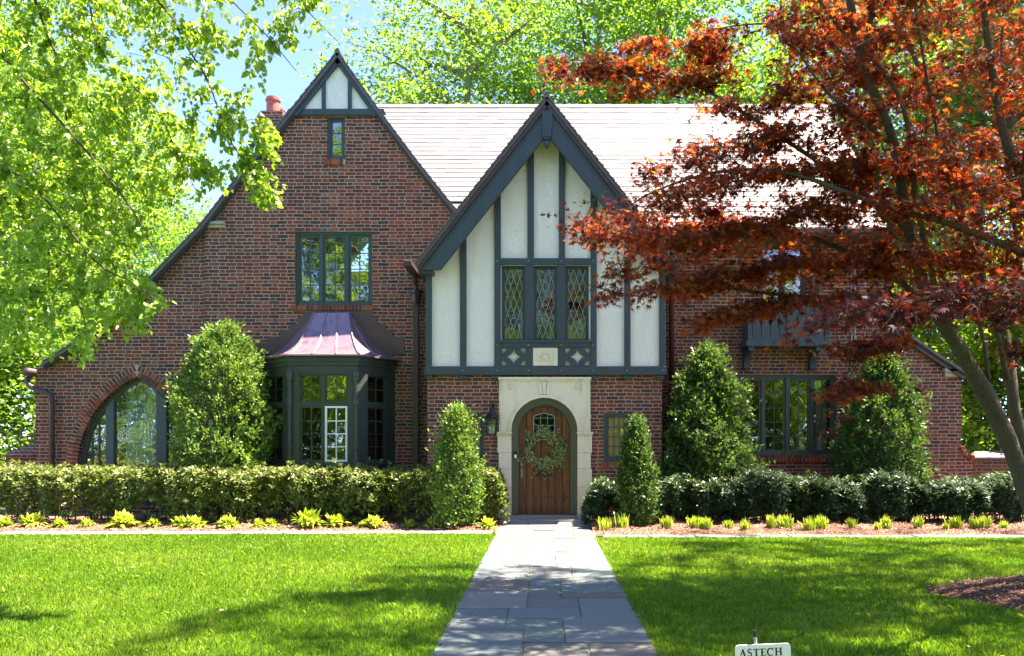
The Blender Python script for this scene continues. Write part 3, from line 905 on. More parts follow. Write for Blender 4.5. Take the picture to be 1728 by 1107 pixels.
def seg_matrix(a, b):
    dx, dy = b[0] - a[0], b[1] - a[1]; an = math.atan2(dy, dx)
    return Matrix.Translation((a[0], a[1], 0)) @ Matrix.Rotation(an, 4, 'Z'), math.hypot(dx, dy)
Tf, Lf = seg_matrix(P0[1], P0[2]); Ts, Ls = seg_matrix(P0[2], P0[3]); Tl, Ll = seg_matrix(P0[0], P0[1])
zb0, zb1, zmid = 1.088, 2.797, 2.19
def bay_face(T, L, margin, n):
    q = MB(); q.M = T
    q.box(0, margin, .0, .10, zb0, zb1); q.box(L - margin, L, .0, .10, zb0, zb1)
    q.box(margin, L - margin, .0, .10, zb1 - .035, zb1); q.box(margin, L - margin, 0, .10, zb0, zb0 + .03)
    q.box(margin, L - margin, .012, .10, zmid - .028, zmid + .028)
    cw = (L - 2 * margin) / n
    for i in range(1, n): q.box(margin + cw * i - .022, margin + cw * i + .022, .008, .10, zb0 + .03, zb1 - .035)
    q.build('bay_frame', M['trimgreen'], bay)
    for i in range(n):
        a = margin + cw * i + (.004 if i == 0 else .024); b = margin + cw * (i + 1) - (.004 if i == n - 1 else .024)
        white = (n == 2 and i == 1)
        sash(T, a, b, zmid + .03, zb1 - .037, 2, 2, bay, M['trimgreen'], M['glass'] if white else M['glassdim'], fw=.030, mw=.016, y=.06, name='upper_sash')
        if white: sash(T, a + .002, b - .002, zb0 + .033, zmid - .030, 2, 4, bay, M['white'], M['glassbig'], fw=.034, mw=.020, y=.036, name='white_storm_sash')
        else: sash(T, a, b, zb0 + .032, zmid - .03, 2, 4, bay, M['trimgreen'], M['glassdim'], fw=.030, mw=.016, y=.06, name='lower_sash')
bay_face(Tf, Lf, .205, 2); bay_face(Ts, Ls, .25, 1); bay_face(Tl, Ll, .25, 1)
for cxp in (P0[1], P0[2]):
    q = MB(); s_ = 1 if cxp is P0[2] else -1
    c = (cxp[0] - s_ * .03, -.045, 0)
    prof = [(.05, 1.09), (.05, 1.2), (.038, 1.22), (.038, 1.34), (.05, 1.36), (.05, 1.4), (.034, 1.42), (.034, 2.16), (.05, 2.18), (.05, 2.28), (.036, 2.30), (.036, 2.62), (.05, 2.64), (.05, 2.70), (.06, 2.72), (.06, 2.80)]
    q.lathe(prof, c, 14); q.build('turned_column', M['trimgreen'], bay, smooth=False)
# copper roof
zt_, zb_ = 4.03, zf1 + .012
top = [(X(527, YL), YL - .004), (X(531, .82), .80), (X(588, .82), .80), (X(592, YL), YL - .004)]
bot = bayoff(.13)
bot = [(X(434, YL), YL - .004), bot[1], bot[2], (X(680, YL), YL - .004)]
N = 14; vs = []
for i in range(N + 1):
    t = i / N; e = (1 - t) ** 1.75
    for a, b in zip(top, bot):
        vs.append((a[0] + (b[0] - a[0]) * t, a[1] + (b[1] - a[1]) * t, zb_ + (zt_ - zb_) * e))
vs += [(a, b, zb_ - .03) for a, b in bot]
q = MB(); q.add(vs, [[i * 4 + k, (i + 1) * 4 + k, (i + 1) * 4 + k + 1, i * 4 + k + 1] for i in range(N + 1) for k in range(3)])
q.build('copper_roof', M['copper'], bay)
q = MB()
def roofpt(u, t):                            # u 0..3 along the plan outline
    k = min(2, int(u)); f_ = u - k
    A = [top[k][j] + (top[k + 1][j] - top[k][j]) * f_ for j in (0, 1)]; B = [bot[k][j] + (bot[k + 1][j] - bot[k][j]) * f_ for j in (0, 1)]
    return Vector((A[0] + (B[0] - A[0]) * t, A[1] + (B[1] - A[1]) * t, zb_ + (zt_ - zb_) * (1 - t) ** 1.75))
for u in (.5, 1.0, 1.36, 1.68, 2.0, 2.5):
    q.tube([roofpt(u, i / N) + Vector((0, -.006, .012)) for i in range(N + 1)], .013, 5)
q.build_each('roof_seam', M['copper'], bay)
q = MB()
q.box(bot[0][0], bot[3][0], YL - .045, YL - .006, zt_ - .02, zt_ + .002) if False else None
st = [(433, 597, 577), (437, 577, 569), (452, 569, 559), (472, 559, 547), (490, 547, 535), (501, 535, 526)]
st2 = [(682, 597, 582), (662, 582, 568), (648, 568, 557), (634, 557, 547), (625, 547, 536), (616, 536, 526)]
lx = [433, 452, 472, 490, 502, 511]; rx = [682, 662, 650, 636, 626, 616]; zl = [598, 579, 568, 558, 547, 535, 526]
poly = [W(lx[0], 598, YL)]
for i in range(6): poly += [W(lx[i], zl[i + 1], YL)] + ([W(lx[i + 1], zl[i + 1], YL)] if i < 5 else [])
for i in range(5, -1, -1): poly += [W(rx[i], zl[i + 1], YL)] + ([W(rx[i - 1], zl[i + 1], YL)] if i > 0 else [])
poly += [W(rx[0], 598, YL)]
q.prism(poly, YL - .018, YL - .003); q.build('stepped_flashing', simple('weathered_flashing', (.115, .070, .060), .6, .4, .2, var=.35, scale=5), bay)

# --- entrance bay, brick storey
Zs = Z(727, YE); ax = X(918.7, YE); RO = 54.7 / F * D; RI = 43.0 / F * D
zfl = .12
doorhole = [(ax + RO, .02)] + arc(ax, Zs, RO, 0, 180, 24) + [(ax - RO, .02)]
hl = rectpx(774, 697, 817, 778, YE); hr = rectpx(1019, 697, 1062, 778, YE)
outE = [W(721, 905, YE), W(1117, 905, YE), W(1117, 633, YE), W(721, 633, YE)]
holed('wall', outE, [doorhole, hl, hr], YE, YE + .3, M['brick'], house)
q = MB()
for px, s_ in ((721, 1), (1117, -1)):
    xx = X(px, YE); q.box(xx, xx + .28 * s_, .303, .897, -.2, 2.72)
q.build_each('wall', M['brick'], house)
# openings' windows
def slit(px0, px1):
    p, (u0, u1, z0, z1) = casement(px0, 697, px1, 778, YE, 1, 3, 4, gmat=M['slitglass'], rec=.05, fw=.04, name='side_window')
    c = MB(); n = 70; vs = []
    for i in range(n + 1):
        t = i / n; x = u0 + (u1 - u0) * t; yy = YE + .13 + .014 * math.sin(t * 46) + .008 * math.sin(t * 101)
        vs += [(x, yy, z0), (x, yy, z1)]
    c.add(vs, [[2 * i, 2 * i + 2, 2 * i + 3, 2 * i + 1] for i in range(n)]); c.build('curtain', M['curtain'], p, smooth=True)
slit(774, 817); slit(1019, 1062)
sill_bricks(1016, 1064, 779, 790, YE); sill_bricks(772, 820, 779, 790, YE)
# stone surround
Yq = YE - .075
so = [W(842, 729, Yq), W(842, 637.5, Yq), W(996.5, 637.5, Yq), W(996.5, 729, Yq)]
RS = 55.5 / F * D
arch_in = arc(ax, Zs, RS, 0, 180, 28)
zc = W(0, 729, Yq)[1]
holed('stone_surround', so, [], Yq, Yq + .01, M['stone'], house) if False else None
body = [so[1], so[0], (ax - RS, zc)] + [p for p in arch_in[::-1] if p[1] > zc] + [(ax + RS, zc), so[3], so[2]]
q = MB(); q.prism(body, Yq, YE + .10)
sur = q.build('stone_surround', M['stone'], house)
q = MB()                                           # jambs, with the toothed quoins
zt2, hb = W(0, 735, Yq)[1], .0
z = hb; k = 0; hs = [.33, .30, .34, .29, .31]
hs = [h * (zt2 - hb) / sum(hs) for h in hs]
for h in hs:
    e = 839.5 if k % 2 == 0 else 841.5
    e2 = 999 if k % 2 == 0 else 997
    q.box(X(e, Yq), ax - RS - .001, Yq + .004, YE + .10, z, z + h - .004); q.box(ax + RS + .001, X(e2, Yq), Yq + .004, YE + .10, z, z + h - .004); z += h; k += 1
q.build_each('stone_jamb', M['stone'], sur, bevel=.004, key=lambda c: c[0] > ax)
q = MB()
for a, b in ((X(836, Yq), ax - RS + .012), (ax + RS - .012, X(1001, Yq))):
    q.box(a, b, Yq - .035, YE + .08, zt2 + .035, zc + .003); q.box(a + .015, b - .012, Yq - .018, YE + .08, zt2 + .001, zt2 + .033)
q.build_each('impost', M['stone'], sur, bevel=.006, key=lambda c: c[0] > ax)
q = MB(); q.box(X(841, Yq), X(997.5, Yq), Yq - .05, Yq - .001, Z(641, Yq), Z(636.5, Yq)); q.box(X(843, Yq), X(995.5, Yq), Yq - .025, Yq - .001, Z(644, Yq), Z(641.3, Yq))
for a in (844, 992): q.box(X(a, Yq), X(a + 3, Yq), Yq - .02, Yq - .001, Z(706, Yq), Z(644.3, Yq))
q.build('cornice', M['stone'], sur, bevel=.006)
q = MB(); zo = RS + .012                             # raised arch moulding
ring = arc(ax, Zs, RS + .055, 0, 180, 32); rin = arc(ax, Zs, RS + .002, 0, 180, 32)
for i in range(32): q.prism([ring[i], ring[i + 1], rin[i + 1], rin[i]], Yq - .022, Yq + .01)
q.build('arch_moulding', M['stone'], sur)
q = MB(); kz0, kz1 = Zs + RS + .06, Z(645, Yq)
for i, (a, b) in enumerate(((-.085, -.125), (-.026, -.042), (.035, .050))):
    pass
for a0, a1, b0, b1 in ((-.085, -.030, -.125, -.045), (-.025, .025, -.040, .040), (.030, .085, .045, .125)):
    q.prism([(ax + a0, kz0), (ax + a1, kz0), (ax + b1, kz1), (ax + b0, kz1)], Yq - .03 - (.012 if a0 == -.025 else 0), Yq - .001)
q.build('keystone', M['stone'], sur, bevel=.006)
for px in (862, 975.5):
    q = MB(); c = (X(px, Yq), Z(652.5, Yq))
    for k in range(5):
        a = math.radians(90 + 72 * k); q.ball((c[0] + .036 * math.cos(a), Yq - .012, c[1] + .036 * math.sin(a)), .026, 8)
    q.ball((c[0], Yq - .025, c[1]), .020, 8); q.build('rosette', M['stone'], sur, smooth=True)
for px in (846.5, 992):
    q = MB(); c = (X(px, Yq), Z(706, Yq)); q.box(c[0] - .05, c[0] + .05, Yq - .04, Yq - .001, c[1], c[1] + .03)
    q.prism([(c[0] - .045, c[1] - .002), (c[0] + .045, c[1] - .002), (c[0], c[1] - .12)], Yq - .03, Yq - .001); q.build('corbel', M['stone'], sur, bevel=.005)
q = MB()                                           # mortar joints between the voussoir stones
for a in (28, 52, 74, 106, 128, 152):
    r1 = RS + .06; ar = math.radians(a); p0 = (ax + r1 * math.cos(ar), Zs + r1 * math.sin(ar))
    r2 = r1
    while True:
        r2 += .01; p1 = (ax + r2 * math.cos(ar), Zs + r2 * math.sin(ar))
        if p1[1] > Z(646, Yq) or abs(p1[0] - ax) > X(990, Yq) - ax or r2 > 2: break
    q.bar(p0, p1, .007, Yq - .0025, Yq + .004)
for px in (862, 975.5):
    c = W(px, 664, Yq); s_ = -1 if px < 900 else 1
    q.bar(W(918 + s_ * 45, 690, Yq), W(918 + s_ * 74, 664 + 20, Yq), .007, Yq - .0028, Yq + .004)
q.build_each('stone_joint', M['stonejoint'], sur)

# green arched frame and door
def archpoly(r, z0, n=24): return [(ax - r, z0)] + arc(ax, Zs, r, 180, 0, n) + [(ax + r, z0)]
holed('door_frame', archpoly(RO - .003, zfl), [archpoly(RI, zfl - .1)[::-1]] if False else [], YE + .12, YE + .121, M['trim'], house) if False else None
q = MB()
def archring(mb, ra, rb, y0, y1, z0):
    o, i_ = archpoly(ra, z0), archpoly(rb, z0)
    for k in range(len(o) - 1): mb.prism([o[k], o[k + 1], i_[k + 1], i_[k]], y0, y1)
archring(q, RO + .004, RI + .03, YE + .02, YE + .20, zfl); archring(q, RI + .031, RI, YE + .07, YE + .20, zfl)
dfr = q.build('door_frame', simple('door_frame_paint', (0.080, 0.090, 0.060), .45, .5), house)
q = MB(); q.box(X(870, YE) - .035, X(870, YE) + .035, YE - .008, YE + .018, Z(774, YE), Z(762, YE)); db = q.build('doorbell', M['black'], dfr, bevel=.006)
q = MB(); q.box(X(870, YE) - .022, X(870, YE) + .022, YE - .013, YE - .0085, Z(773, YE), Z(767, YE)); q.build('doorbell_button', M['white'], dfr)
q = MB(); q.box(ax - RO - .02, ax + RO + .02, -.13, .26, 0, zfl); q.build('threshold', M['palestone'], house, bevel=.01)
q = MB(); q.box(X(838, -.3), X(1001, -.3), -.40, -.132, -.05, .075); q.build('door_step', M['palestone'], house, bevel=.012)
Yd = YE + .15
q = MB(); npl = 7; ws_ = [RI * 2 / 7.0] * 7
x = ax - RI
for i in range(npl):
    x0, x1 = x + .004, x + ws_[i] - .004
    tp = [(x1 - (x1 - x0) * k / 6) for k in range(7)]
    poly = [(x0, zfl + .006), (x1, zfl + .006)] + [(t, Zs + math.sqrt(max(.0001, (RI - .002) ** 2 - (t - ax) ** 2))) for t in tp]
    q.prism(poly, Yd + rnd.uniform(0, .004), Yd + .05); x += ws_[i]
door = q.build('door', M['wood'], house, bevel=.004)
q = MB(); q.prism(archpoly(RI - .001, zfl), Yd + .035, Yd + .06); q.build('door_back', M['black'], door)
# leaded light in the door
wx0, wx1, wz0, wz1 = X(900.5, Yd), X(936, Yd), Z(742, Yd), Z(703, Yd)
segh = .06
dw = [(wx0, wz0), (wx1, wz0)] + [(wx1 + (wx0 - wx1) * k / 8, wz1 + segh * math.sin(math.pi * k / 8)) for k in range(9)]
q = MB(); q.prism(dw, Yd - .004, Yd - .001); q.build('pane', M['dglass'], door)
q = MB(); q.prism(dw, Yd - .0008, Yd + .0); q.build('pane_backing', M['black'], door) if False else None
q = MB()
for i in range(len(dw)): q.bar(dw[i], dw[(i + 1) % len(dw)], .016, Yd - .014, Yd - .002)
for i in (1, 2):
    xx = wx0 + (wx1 - wx0) * i / 3; q.bar((xx, wz0), (xx, wz1 + segh * .85), .008, Yd - .011, Yd - .0045)
for i in (1, 2, 3):
    zz = wz0 + (wz1 - wz0) * i / 3.2; q.bar((wx0, zz), (wx1, zz), .008, Yd - .010, Yd - .0046)
s0 = W(906, 716, Yd)
q.bar(W(901, 714, Yd), W(909, 719, Yd), .006, Yd - .0115, Yd - .0047); q.bar(W(909, 719, Yd), W(903, 723, Yd), .006, Yd - .0116, Yd - .0048)
q.build('leading', M['lead'], door)
q = MB(); q.box(X(904, Yd), X(932, Yd), Yd - .016, Yd - .001, Z(804.5, Yd), Z(796.5, Yd)); ms = q.build('mail_slot', M['brown'], door, bevel=.004)
q = MB(); q.box(X(906.5, Yd), X(929.5, Yd), Yd - .022, Yd - .0165, Z(802.5, Yd), Z(798.5, Yd)); q.build('mail_flap', M['black'], door, bevel=.003)
q = MB(); hx = X(880.5, Yd)
q.tube([(hx, Yd - .001, Z(784, Yd)), (hx, Yd - .02, Z(784, Yd))], .026, 14); q.tube([(hx, Yd - .001, Z(792, Yd)), (hx, Yd - .018, Z(792, Yd))], .020, 14)
q.box(hx - .018, hx + .018, Yd - .012, Yd - .001, Z(806, Yd), Z(794, Yd)); q.tube([(hx, Yd - .01, Z(797, Yd)), (hx, Yd - .055, Z(797.5, Yd)), (hx + .012, Yd - .055, Z(801, Yd))], .009, 6)
q.build_each('handle', M['brass'], door)
for py in (745, 838):
    q = MB(); q.bar((ax + RI - .01, Z(py, Yd)), (ax - .05 if py > 800 else ax + .18, Z(py, Yd)), .030, Yd - .008, Yd - .001)
    for k in range(2):
        s_ = 1 if k else -1; pts = [(X(952, Yd) + .03 * math.cos(t) + .0, Yd - .006, Z(py, Yd) + s_ * (.045 + .03 * math.sin(t))) for t in [j * .6 for j in range(10)]]
        q.tube(pts, .008, 5)
    q.build('strap_hinge', M['brown'], door)
q = MB()
for i in range(22): q.ball((ax + rnd.uniform(-RI * .85, RI * .85), Yd - .001, zfl + rnd.choice([.10, .14, .42, .45, .92]) + rnd.uniform(-.03, .03)), .007, 6)
q.build_each('nail_head', M['brass'], door)

# --- entrance bay, jettied timber gable
YG = YT + .05                                       # stucco face
def gpoly_(Y, l, r, b, foot, apex, pxr=923):
    return [W(l, b, Y), W(r, b, Y), W(r, foot, Y), W(pxr, apex, Y), W(l, foot, Y)]
op = [rectpx(x0, 447, x1, 576, YG) for x0, x1 in ((846, 887), (900, 941), (953, 994))]
holed('gable_stucco', gpoly_(YG, 720, 1121, 632, 430, 175), op, YG, YG + .25, M['stucco'], house)
q = MB(); yb = YT
def vb(x0, x1, y0, y1): q.prism([W(x0, y1, yb), W(x1, y1, yb), W(x1, y0, yb), W(x0, y0, yb)], yb, YG - .001)
def topy(px):                                       # underside line of the bargeboards
    return 196 + abs(px - 923) * 1.27
for a, b in ((718, 728.5), (776, 787), (834, 845), (996.5, 1007), (1053.5, 1064), (1112.5, 1123)):
    t = topy(b if b < 923 else a) - 12
    vb(a, b, t, 620)
for a, b in ((890, 901), (943, 953.5)): vb(a, b, topy(b if b < 923 else a) - 12, 436)
q.build_each('stud', M['trim'], house, bevel=.005)
q = MB(); yb = YT - .006
vb(834, 1007, 435.5, 446.5); vb(845.5, 996, 577.5, 586); vb(716.5, 1124.5, 618, 632.5)
q.build_each('beam', M['trim'], house, bevel=.006)
q = MB(); yb = YT + .004
vb(887, 900, 447, 577); vb(941, 953.5, 447, 577); vb(888.5, 899, 586.5, 617.5); vb(941.5, 952.5, 586.5, 617.5)
q.build_each('mullion_post', M['trim'], house)
q = MB(); yb = YT - .035; vb(843, 999, 573.5, 578); q.build('window_ledge', M['trim'], house, bevel=.005)
q = MB()                                            # pegs
for px in (723, 781, 839, 892, 947, 1001, 1058, 1118):
    for py in (625,) + ((440.5, 582) if 830 < px < 1010 else ()):
        c = W(px, py, YT); q.tube([(c[0], YT - .004, c[1]), (c[0], YT - .022, c[1])], .012, 8)
q.build_each('peg', M['galv'], house)
q = MB()
for a, b in ((720, 730), (775, 787), (832, 844.5), (995.5, 1007), (1053, 1065), (1109, 1121)):
    q.box(X(a, YT), X(b, YT), YT + .02, YE - .002, Z(640.5, YT), Z(633, YT))
q.build_each('joist_end', M['trimgreen'], house, bevel=.006)
q = MB(); q.box(X(718, YT), X(1123, YT), YT + .012, .9, Z(632.5, YT) + .004, Z(630, YT)); q.build('jetty_soffit', M['trim'], house)
q = MB()
for px, s_ in ((718, 1), (1123, -1)):
    xx = X(px, YT); q.box(xx, xx + .2 * s_, YT + .06, .895, Z(632, YT), Z(452, YT))
q.build_each('gable_side', M['trim'], house)
# leaded windows
for x0, x1 in ((846, 887), (900, 941), (953, 994)):
    a, b = W(x0, 576, YG), W(x1, 447, YG); u0, u1, z0, z1 = a[0], b[0], a[1], b[1]; yy = YG + .09
    part = frame_mb(Matrix.Translation((0, yy, 0)), u0, u1, z0, z1, .030, -.02, .06).build('leaded_window', M['frame'], house)
    q = MB(); i0, i1, j0, j1 = u0 + .03, u1 - .03, z0 + .03, z1 - .03
    q.box(i0, i0 + .028, yy, yy + .03, j0, j1); q.box(i1 - .028, i1, yy, yy + .03, j0, j1); q.box(i0 + .028, i1 - .028, yy, yy + .03, j1 - .028, j1); q.box(i0 + .028, i1 - .028, yy, yy + .03, j0, j0 + .028)
    q.build('sash', M['trim'], part)
    i0 += .028; i1 -= .028; j0 += .028; j1 -= .028
    q = MB(); q.add([(i0, yy + .02, j0), (i1, yy + .02, j0), (i1, yy + .02, j1), (i0, yy + .02, j1)], [[0, 1, 2, 3]]); q.build('pane', M['leadglass'], part)
    q = MB(); dxp = (i1 - i0) / 3; dzp = (j1 - j0) / 8
    for s_ in (1, -1):
        for k in range(-10, 14):
            # line through (i0 + k*dxp, j0) with slope s*dz/dx*2
            sl = s_ * (dzp * 1.0) / (dxp * .5) 
            pts_ = []
            x_s = i0 + k * dxp
            # clip to rectangle
            t0, t1 = -1e9, 1e9; dx_, dz_ = 1.0, sl
            for (p_, d__, lo, hi) in ((x_s, dx_, i0, i1), (j0, dz_, j0, j1)):
                ta, tb = (lo - p_) / d__, (hi - p_) / d__
                if ta > tb: ta, tb = tb, ta
                t0, t1 = max(t0, ta), min(t1, tb)
            if t1 - t0 > .02: q.bar((x_s + t0, j0 + sl * t0), (x_s + t1, j0 + sl * t1), .0095, yy + (.010 if s_ > 0 else .0105), yy + (.0175 if s_ > 0 else .018))
    for k in range(1, 5):
        zz = j0 + (j1 - j0) * k / 5; q.box(i0, i1, yy + .021, yy + .026, zz - .006, zz + .006)
    q.build('leading', M['lead'], part)
# quatrefoil panels and carved plaque
def quatre(px0, px1):
    Y = YT + .006; a, b = W(px0, 617.6, Y), W(px1, 586.4, Y); x0, x1, z0, z1 = a[0], b[0], a[1], b[1]
    cx_, cz_ = (x0 + x1) / 2, (z0 + z1) / 2; hw, hz = (x1 - x0) / 2, (z1 - z0) / 2
    R_1 = hw * .72; holes = []
    dm = []
    tips = [(1, 0), (0, 1), (-1, 0), (0, -1)]; rr = hz * .86
    for i in range(4):
        p, q2 = tips[i], tips[(i + 1) % 4]
        for k in range(7):
            t = k / 7; c = (p[0] + q2[0], p[1] + q2[1]); a0 = math.atan2(p[1] - c[1], p[0] - c[0]); a1 = math.atan2(q2[1] - c[1], q2[0] - c[0])
            da = (a1 - a0 + math.pi) % (2 * math.pi) - math.pi
            s_ = .80
            arcp = (c[0] + math.cos(a0 + da * t), c[1] + math.sin(a0 + da * t)); lin = (p[0] + (q2[0] - p[0]) * t, p[1] + (q2[1] - p[1]) * t)
            dm.append((cx_ + rr * (arcp[0] * s_ + lin[0] * (1 - s_)), cz_ + rr * (arcp[1] * s_ + lin[1] * (1 - s_))))
    holes.append(dm)
    for sx in (1, -1):
        for sz in (1, -1):
            e = .012; r = hz * .52; c = (cx_ + sx * (hw - e), cz_ + sz * (hz - e))
            holes.append([c] + [(c[0] - sx * r * math.cos(t * math.pi / 12), c[1] - sz * r * math.sin(t * math.pi / 12)) for t in range(7)])
    holed('quatrefoil_panel', [(x0, z0), (x1, z0), (x1, z1), (x0, z1)], holes, Y, YG - .002, M['trim'], house)
quatre(845.6, 888); quatre(953, 996)
q = MB(); a, b = W(899.5, 617, YT), W(941, 587, YT); q.box(a[0], b[0], YT + .006, YG - .002, a[1], b[1])
cx_, cz_ = (a[0] + b[0]) / 2, (a[1] + b[1]) / 2
pl = q.build('carved_plaque', M['stone'], house, bevel=.004)
q = MB()
for k in range(12):
    an = 2 * math.pi * k / 12; q.ball((cx_ + .075 * math.cos(an), YT + .004, cz_ - .01 + .075 * math.sin(an)), .014, 6)
q.ball((cx_, YT + .002, cz_ - .01), .04, 10, 1.2); q.prism([(cx_ - .05, cz_ + .07), (cx_ + .05, cz_ + .07), (cx_, cz_ + .14)], YT - .008, YT + .005)
for sx in (1, -1):
    for (a_, r_) in ((25, .17), (-25, .17), (62, .14), (-62, .14), (0, .19)):     # carved leaves radiating from the rosette
        ar = math.radians(a_); ux, uz = sx * math.cos(ar), math.sin(ar) * .8; c1_ = (cx_ + ux * .085, cz_ - .01 + uz * .085); c2_ = (cx_ + ux * r_, cz_ - .01 + uz * r_)
        nx_2, nz_2 = -uz * .022, ux * .022; md = ((c1_[0] + c2_[0]) / 2, (c1_[1] + c2_[1]) / 2)
        q.prism([c1_, (md[0] + nx_2, md[1] + nz_2), c2_, (md[0] - nx_2, md[1] - nz_2)], YT - .004, YT + .005)
q.build('carving', M['stone'], pl)

# bargeboards, roof, pendant of the entrance gable
YB = -.47
apx = W(923, 163, YB); fl_ = W(700.5, 447, YB); fr_ = W(1146, 447, YB)
Rp = [fl_, apx, fr_]
for pts in ([fl_, apx], [apx, fr_]):
    band(pts, .045, YB - .02, 3.3, M['dslate'], 'roof')
    ii = inset(pts, .047)
    band(ii, .065, YB + .005, YB + .12, M['brown'], 'rake_moulding')
def bargeboard(foot, s_):
    # foot = outer lower corner; board drops vertically cut at the foot
    a = Vector(foot); b = Vector(apx); t = (b - a).normalized(); nn = Vector((t.y, -t.x)) * (1 if s_ > 0 else -1)
    o0 = a + nn * .115; wdt = .30
    z0 = W(0, 455.5, YB + .03)[1]
    def at_z(off_, z): p = a + nn * off_; return (p.x + t.x * (z - p.y) / t.y, z)
    def at_x(off_, x): p = a + nn * off_; return (x, p.y + t.y * (x - p.x) / t.x)
    q = MB(); q.prism([at_z(.113, z0), at_z(.113 + wdt, z0), at_x(.113 + wdt, apx[0] - s_ * .0005), at_x(.113, apx[0] - s_ * .0005)], YB + .04, YB + .09)
    q.prism([at_z(.180, z0 + .003), at_z(.105 + wdt, z0 + .003), at_x(.105 + wdt, apx[0] - s_ * .0008), at_x(.180, apx[0] - s_ * .0008)], YB + .022, YB + .0395)
    # soffit back to the wall
    p0, p1 = at_z(.125, z0 + .01), at_x(.125, apx[0] - s_ * .0008)
    nrm2 = nn * .03
    q.prism([p0, p1, (p1[0], p1[1] - .04), (p0[0] + .0, p0[1] - .04)], YB + .091, YG - .002)
    return q.build('bargeboard', M['trim'], house, bevel=.004)
bargeboard(fl_, 1); bargeboard(fr_, -1)
m_ = MB()
for pts in ([fl_, apx], [apx, fr_]):
    a, b = Vector(pts[0]), Vector(pts[1]); L = (b - a).length; t = (b - a) / L; nn = Vector((-t.y, t.x)); k = int(L / .16)
    for j in range(k):
        p = a + t * (L * j / k); q2 = a + t * (L * (j + 1.12) / k); lo, hi = (p, q2) if t.y > 0 else (q2, p)
        m_.prism([tuple(lo + nn * .003), tuple(lo + nn * .032), tuple(hi + nn * .012), tuple(hi + nn * .001)], YB - .045, YB + 1.2 + rnd.uniform(-.01, .01))
m_.build('verge_slates', M['dslate'], house)
q = MB(); q.tube([(apx[0], YB - .06, apx[1] + .02), (apx[0], 2.7, apx[1] + .02)], .055, 8); q.build('ridge_cap', M['dslate'], house)
q = MB(); Yp_ = YB - .005
q.box(X(914.5, Yp_), X(932, Yp_), Yp_, Yp_ + .10, Z(219, Yp_), Z(186, Yp_)); q.box(X(916, Yp_), X(930, Yp_), Yp_ - .02, Yp_ + .12, Z(231, Yp_), Z(216, Yp_)); q.box(X(917.5, Yp_), X(928.5, Yp_), Yp_ - .01, Yp_ + .11, Z(235, Yp_), Z(231.2, Yp_))
q.ball((X(923, Yp_), Yp_ + .05, Z(241, Yp_)), .068, 12); q.ball((X(923, Yp_), Yp_ + .05, Z(248, Yp_)), .022, 8)
q.build('gable_pendant', M['trim'], house, bevel=.004)
# eaves return boxes
for px0, px1, fx in ((701, 729, 715), (1117, 1147, 1140)):
    q = MB(); q.box(X(px0 + 3, YB), X(px1, YB), YB + .10, .86, Z(459, YB), Z(453, YB)); q.build('eave_soffit', M['trim'], house)

# gutters and downspouts at the entrance bay
q = MB(); gx_, gy_ = X(694, .2), .3
q.box(X(688, .25), X(703, .25), -.30, .86, Z(459, .25), Z(449, .25)); q.build('gutter', M['brown'], house, bevel=.02)
q = MB(); xx = X(702, .8); yy = .78
q.tube([(X(697, .5), .5, Z(456, .5)), (X(699, .6), .62, Z(468, .6)), (xx, yy, Z(480, .8)), (xx, yy, Z(492, .8))], .045, 8)
q.lathe([(.05, 0), (.085, .06), (.095, .22), (.12, .24), (.12, .30), (.10, .31)], (xx, yy, Z(516, .8)), 8)
q.box(xx - .055, xx + .055, yy - .045, yy + .045, .1, Z(515, .8))
for zz in (1.15, 2.3): q.box(xx - .065, xx + .065, yy - .052, yy + .08, zz, zz + .04)
q.build('downspout', M['brown'], house, bevel=.008)
q = MB(); xx = X(1133, .8); q.tube([(xx, .78, .1), (xx, .78, Z(462, .8)), (xx - .02, .6, Z(452, .8))], .052, 10)
for zz in (1.3, 2.62): q.tube([(xx, .78, zz), (xx, .78, zz + .04)], .062, 10)
q.build('downspout', M['redpipe'], house, smooth=True)
# far left gutter outlet and pipe
q = MB(); Yv = YP - .09
q.tube([(X(60, Yv), 1.2, Z(616, Yv)), (X(50, Yv), Yv + .1, Z(628, Yv)), (X(46, Yv), Yv, Z(640, Yv)), (X(48, Yv), Yv, Z(650, Yv)), (X(60, Yv), Yv, Z(657, Yv)), (X(78, Yv), Yv, Z(662, Yv)), (X(86, Yv), Yv, Z(668, Yv)), (X(87.5, Yv), Yv, Z(682, Yv)), (X(87.5, Yv), Yv, .0)], .050, 10)
for zz in (Z(679, Yv), 1.25): q.tube([(X(87.5, Yv), Yv, zz), (X(87.5, Yv), Yv, zz + .035)], .060, 10)
q.build('downspout', M['brown'], house, smooth=True)
q = MB(); q.tube([(X(52, Yv), Yv - .15, Z(628, Yv)), (X(52, Yv), 9, Z(628, Yv))], .08, 8); q.build('gutter', M['brown'], house, smooth=True)

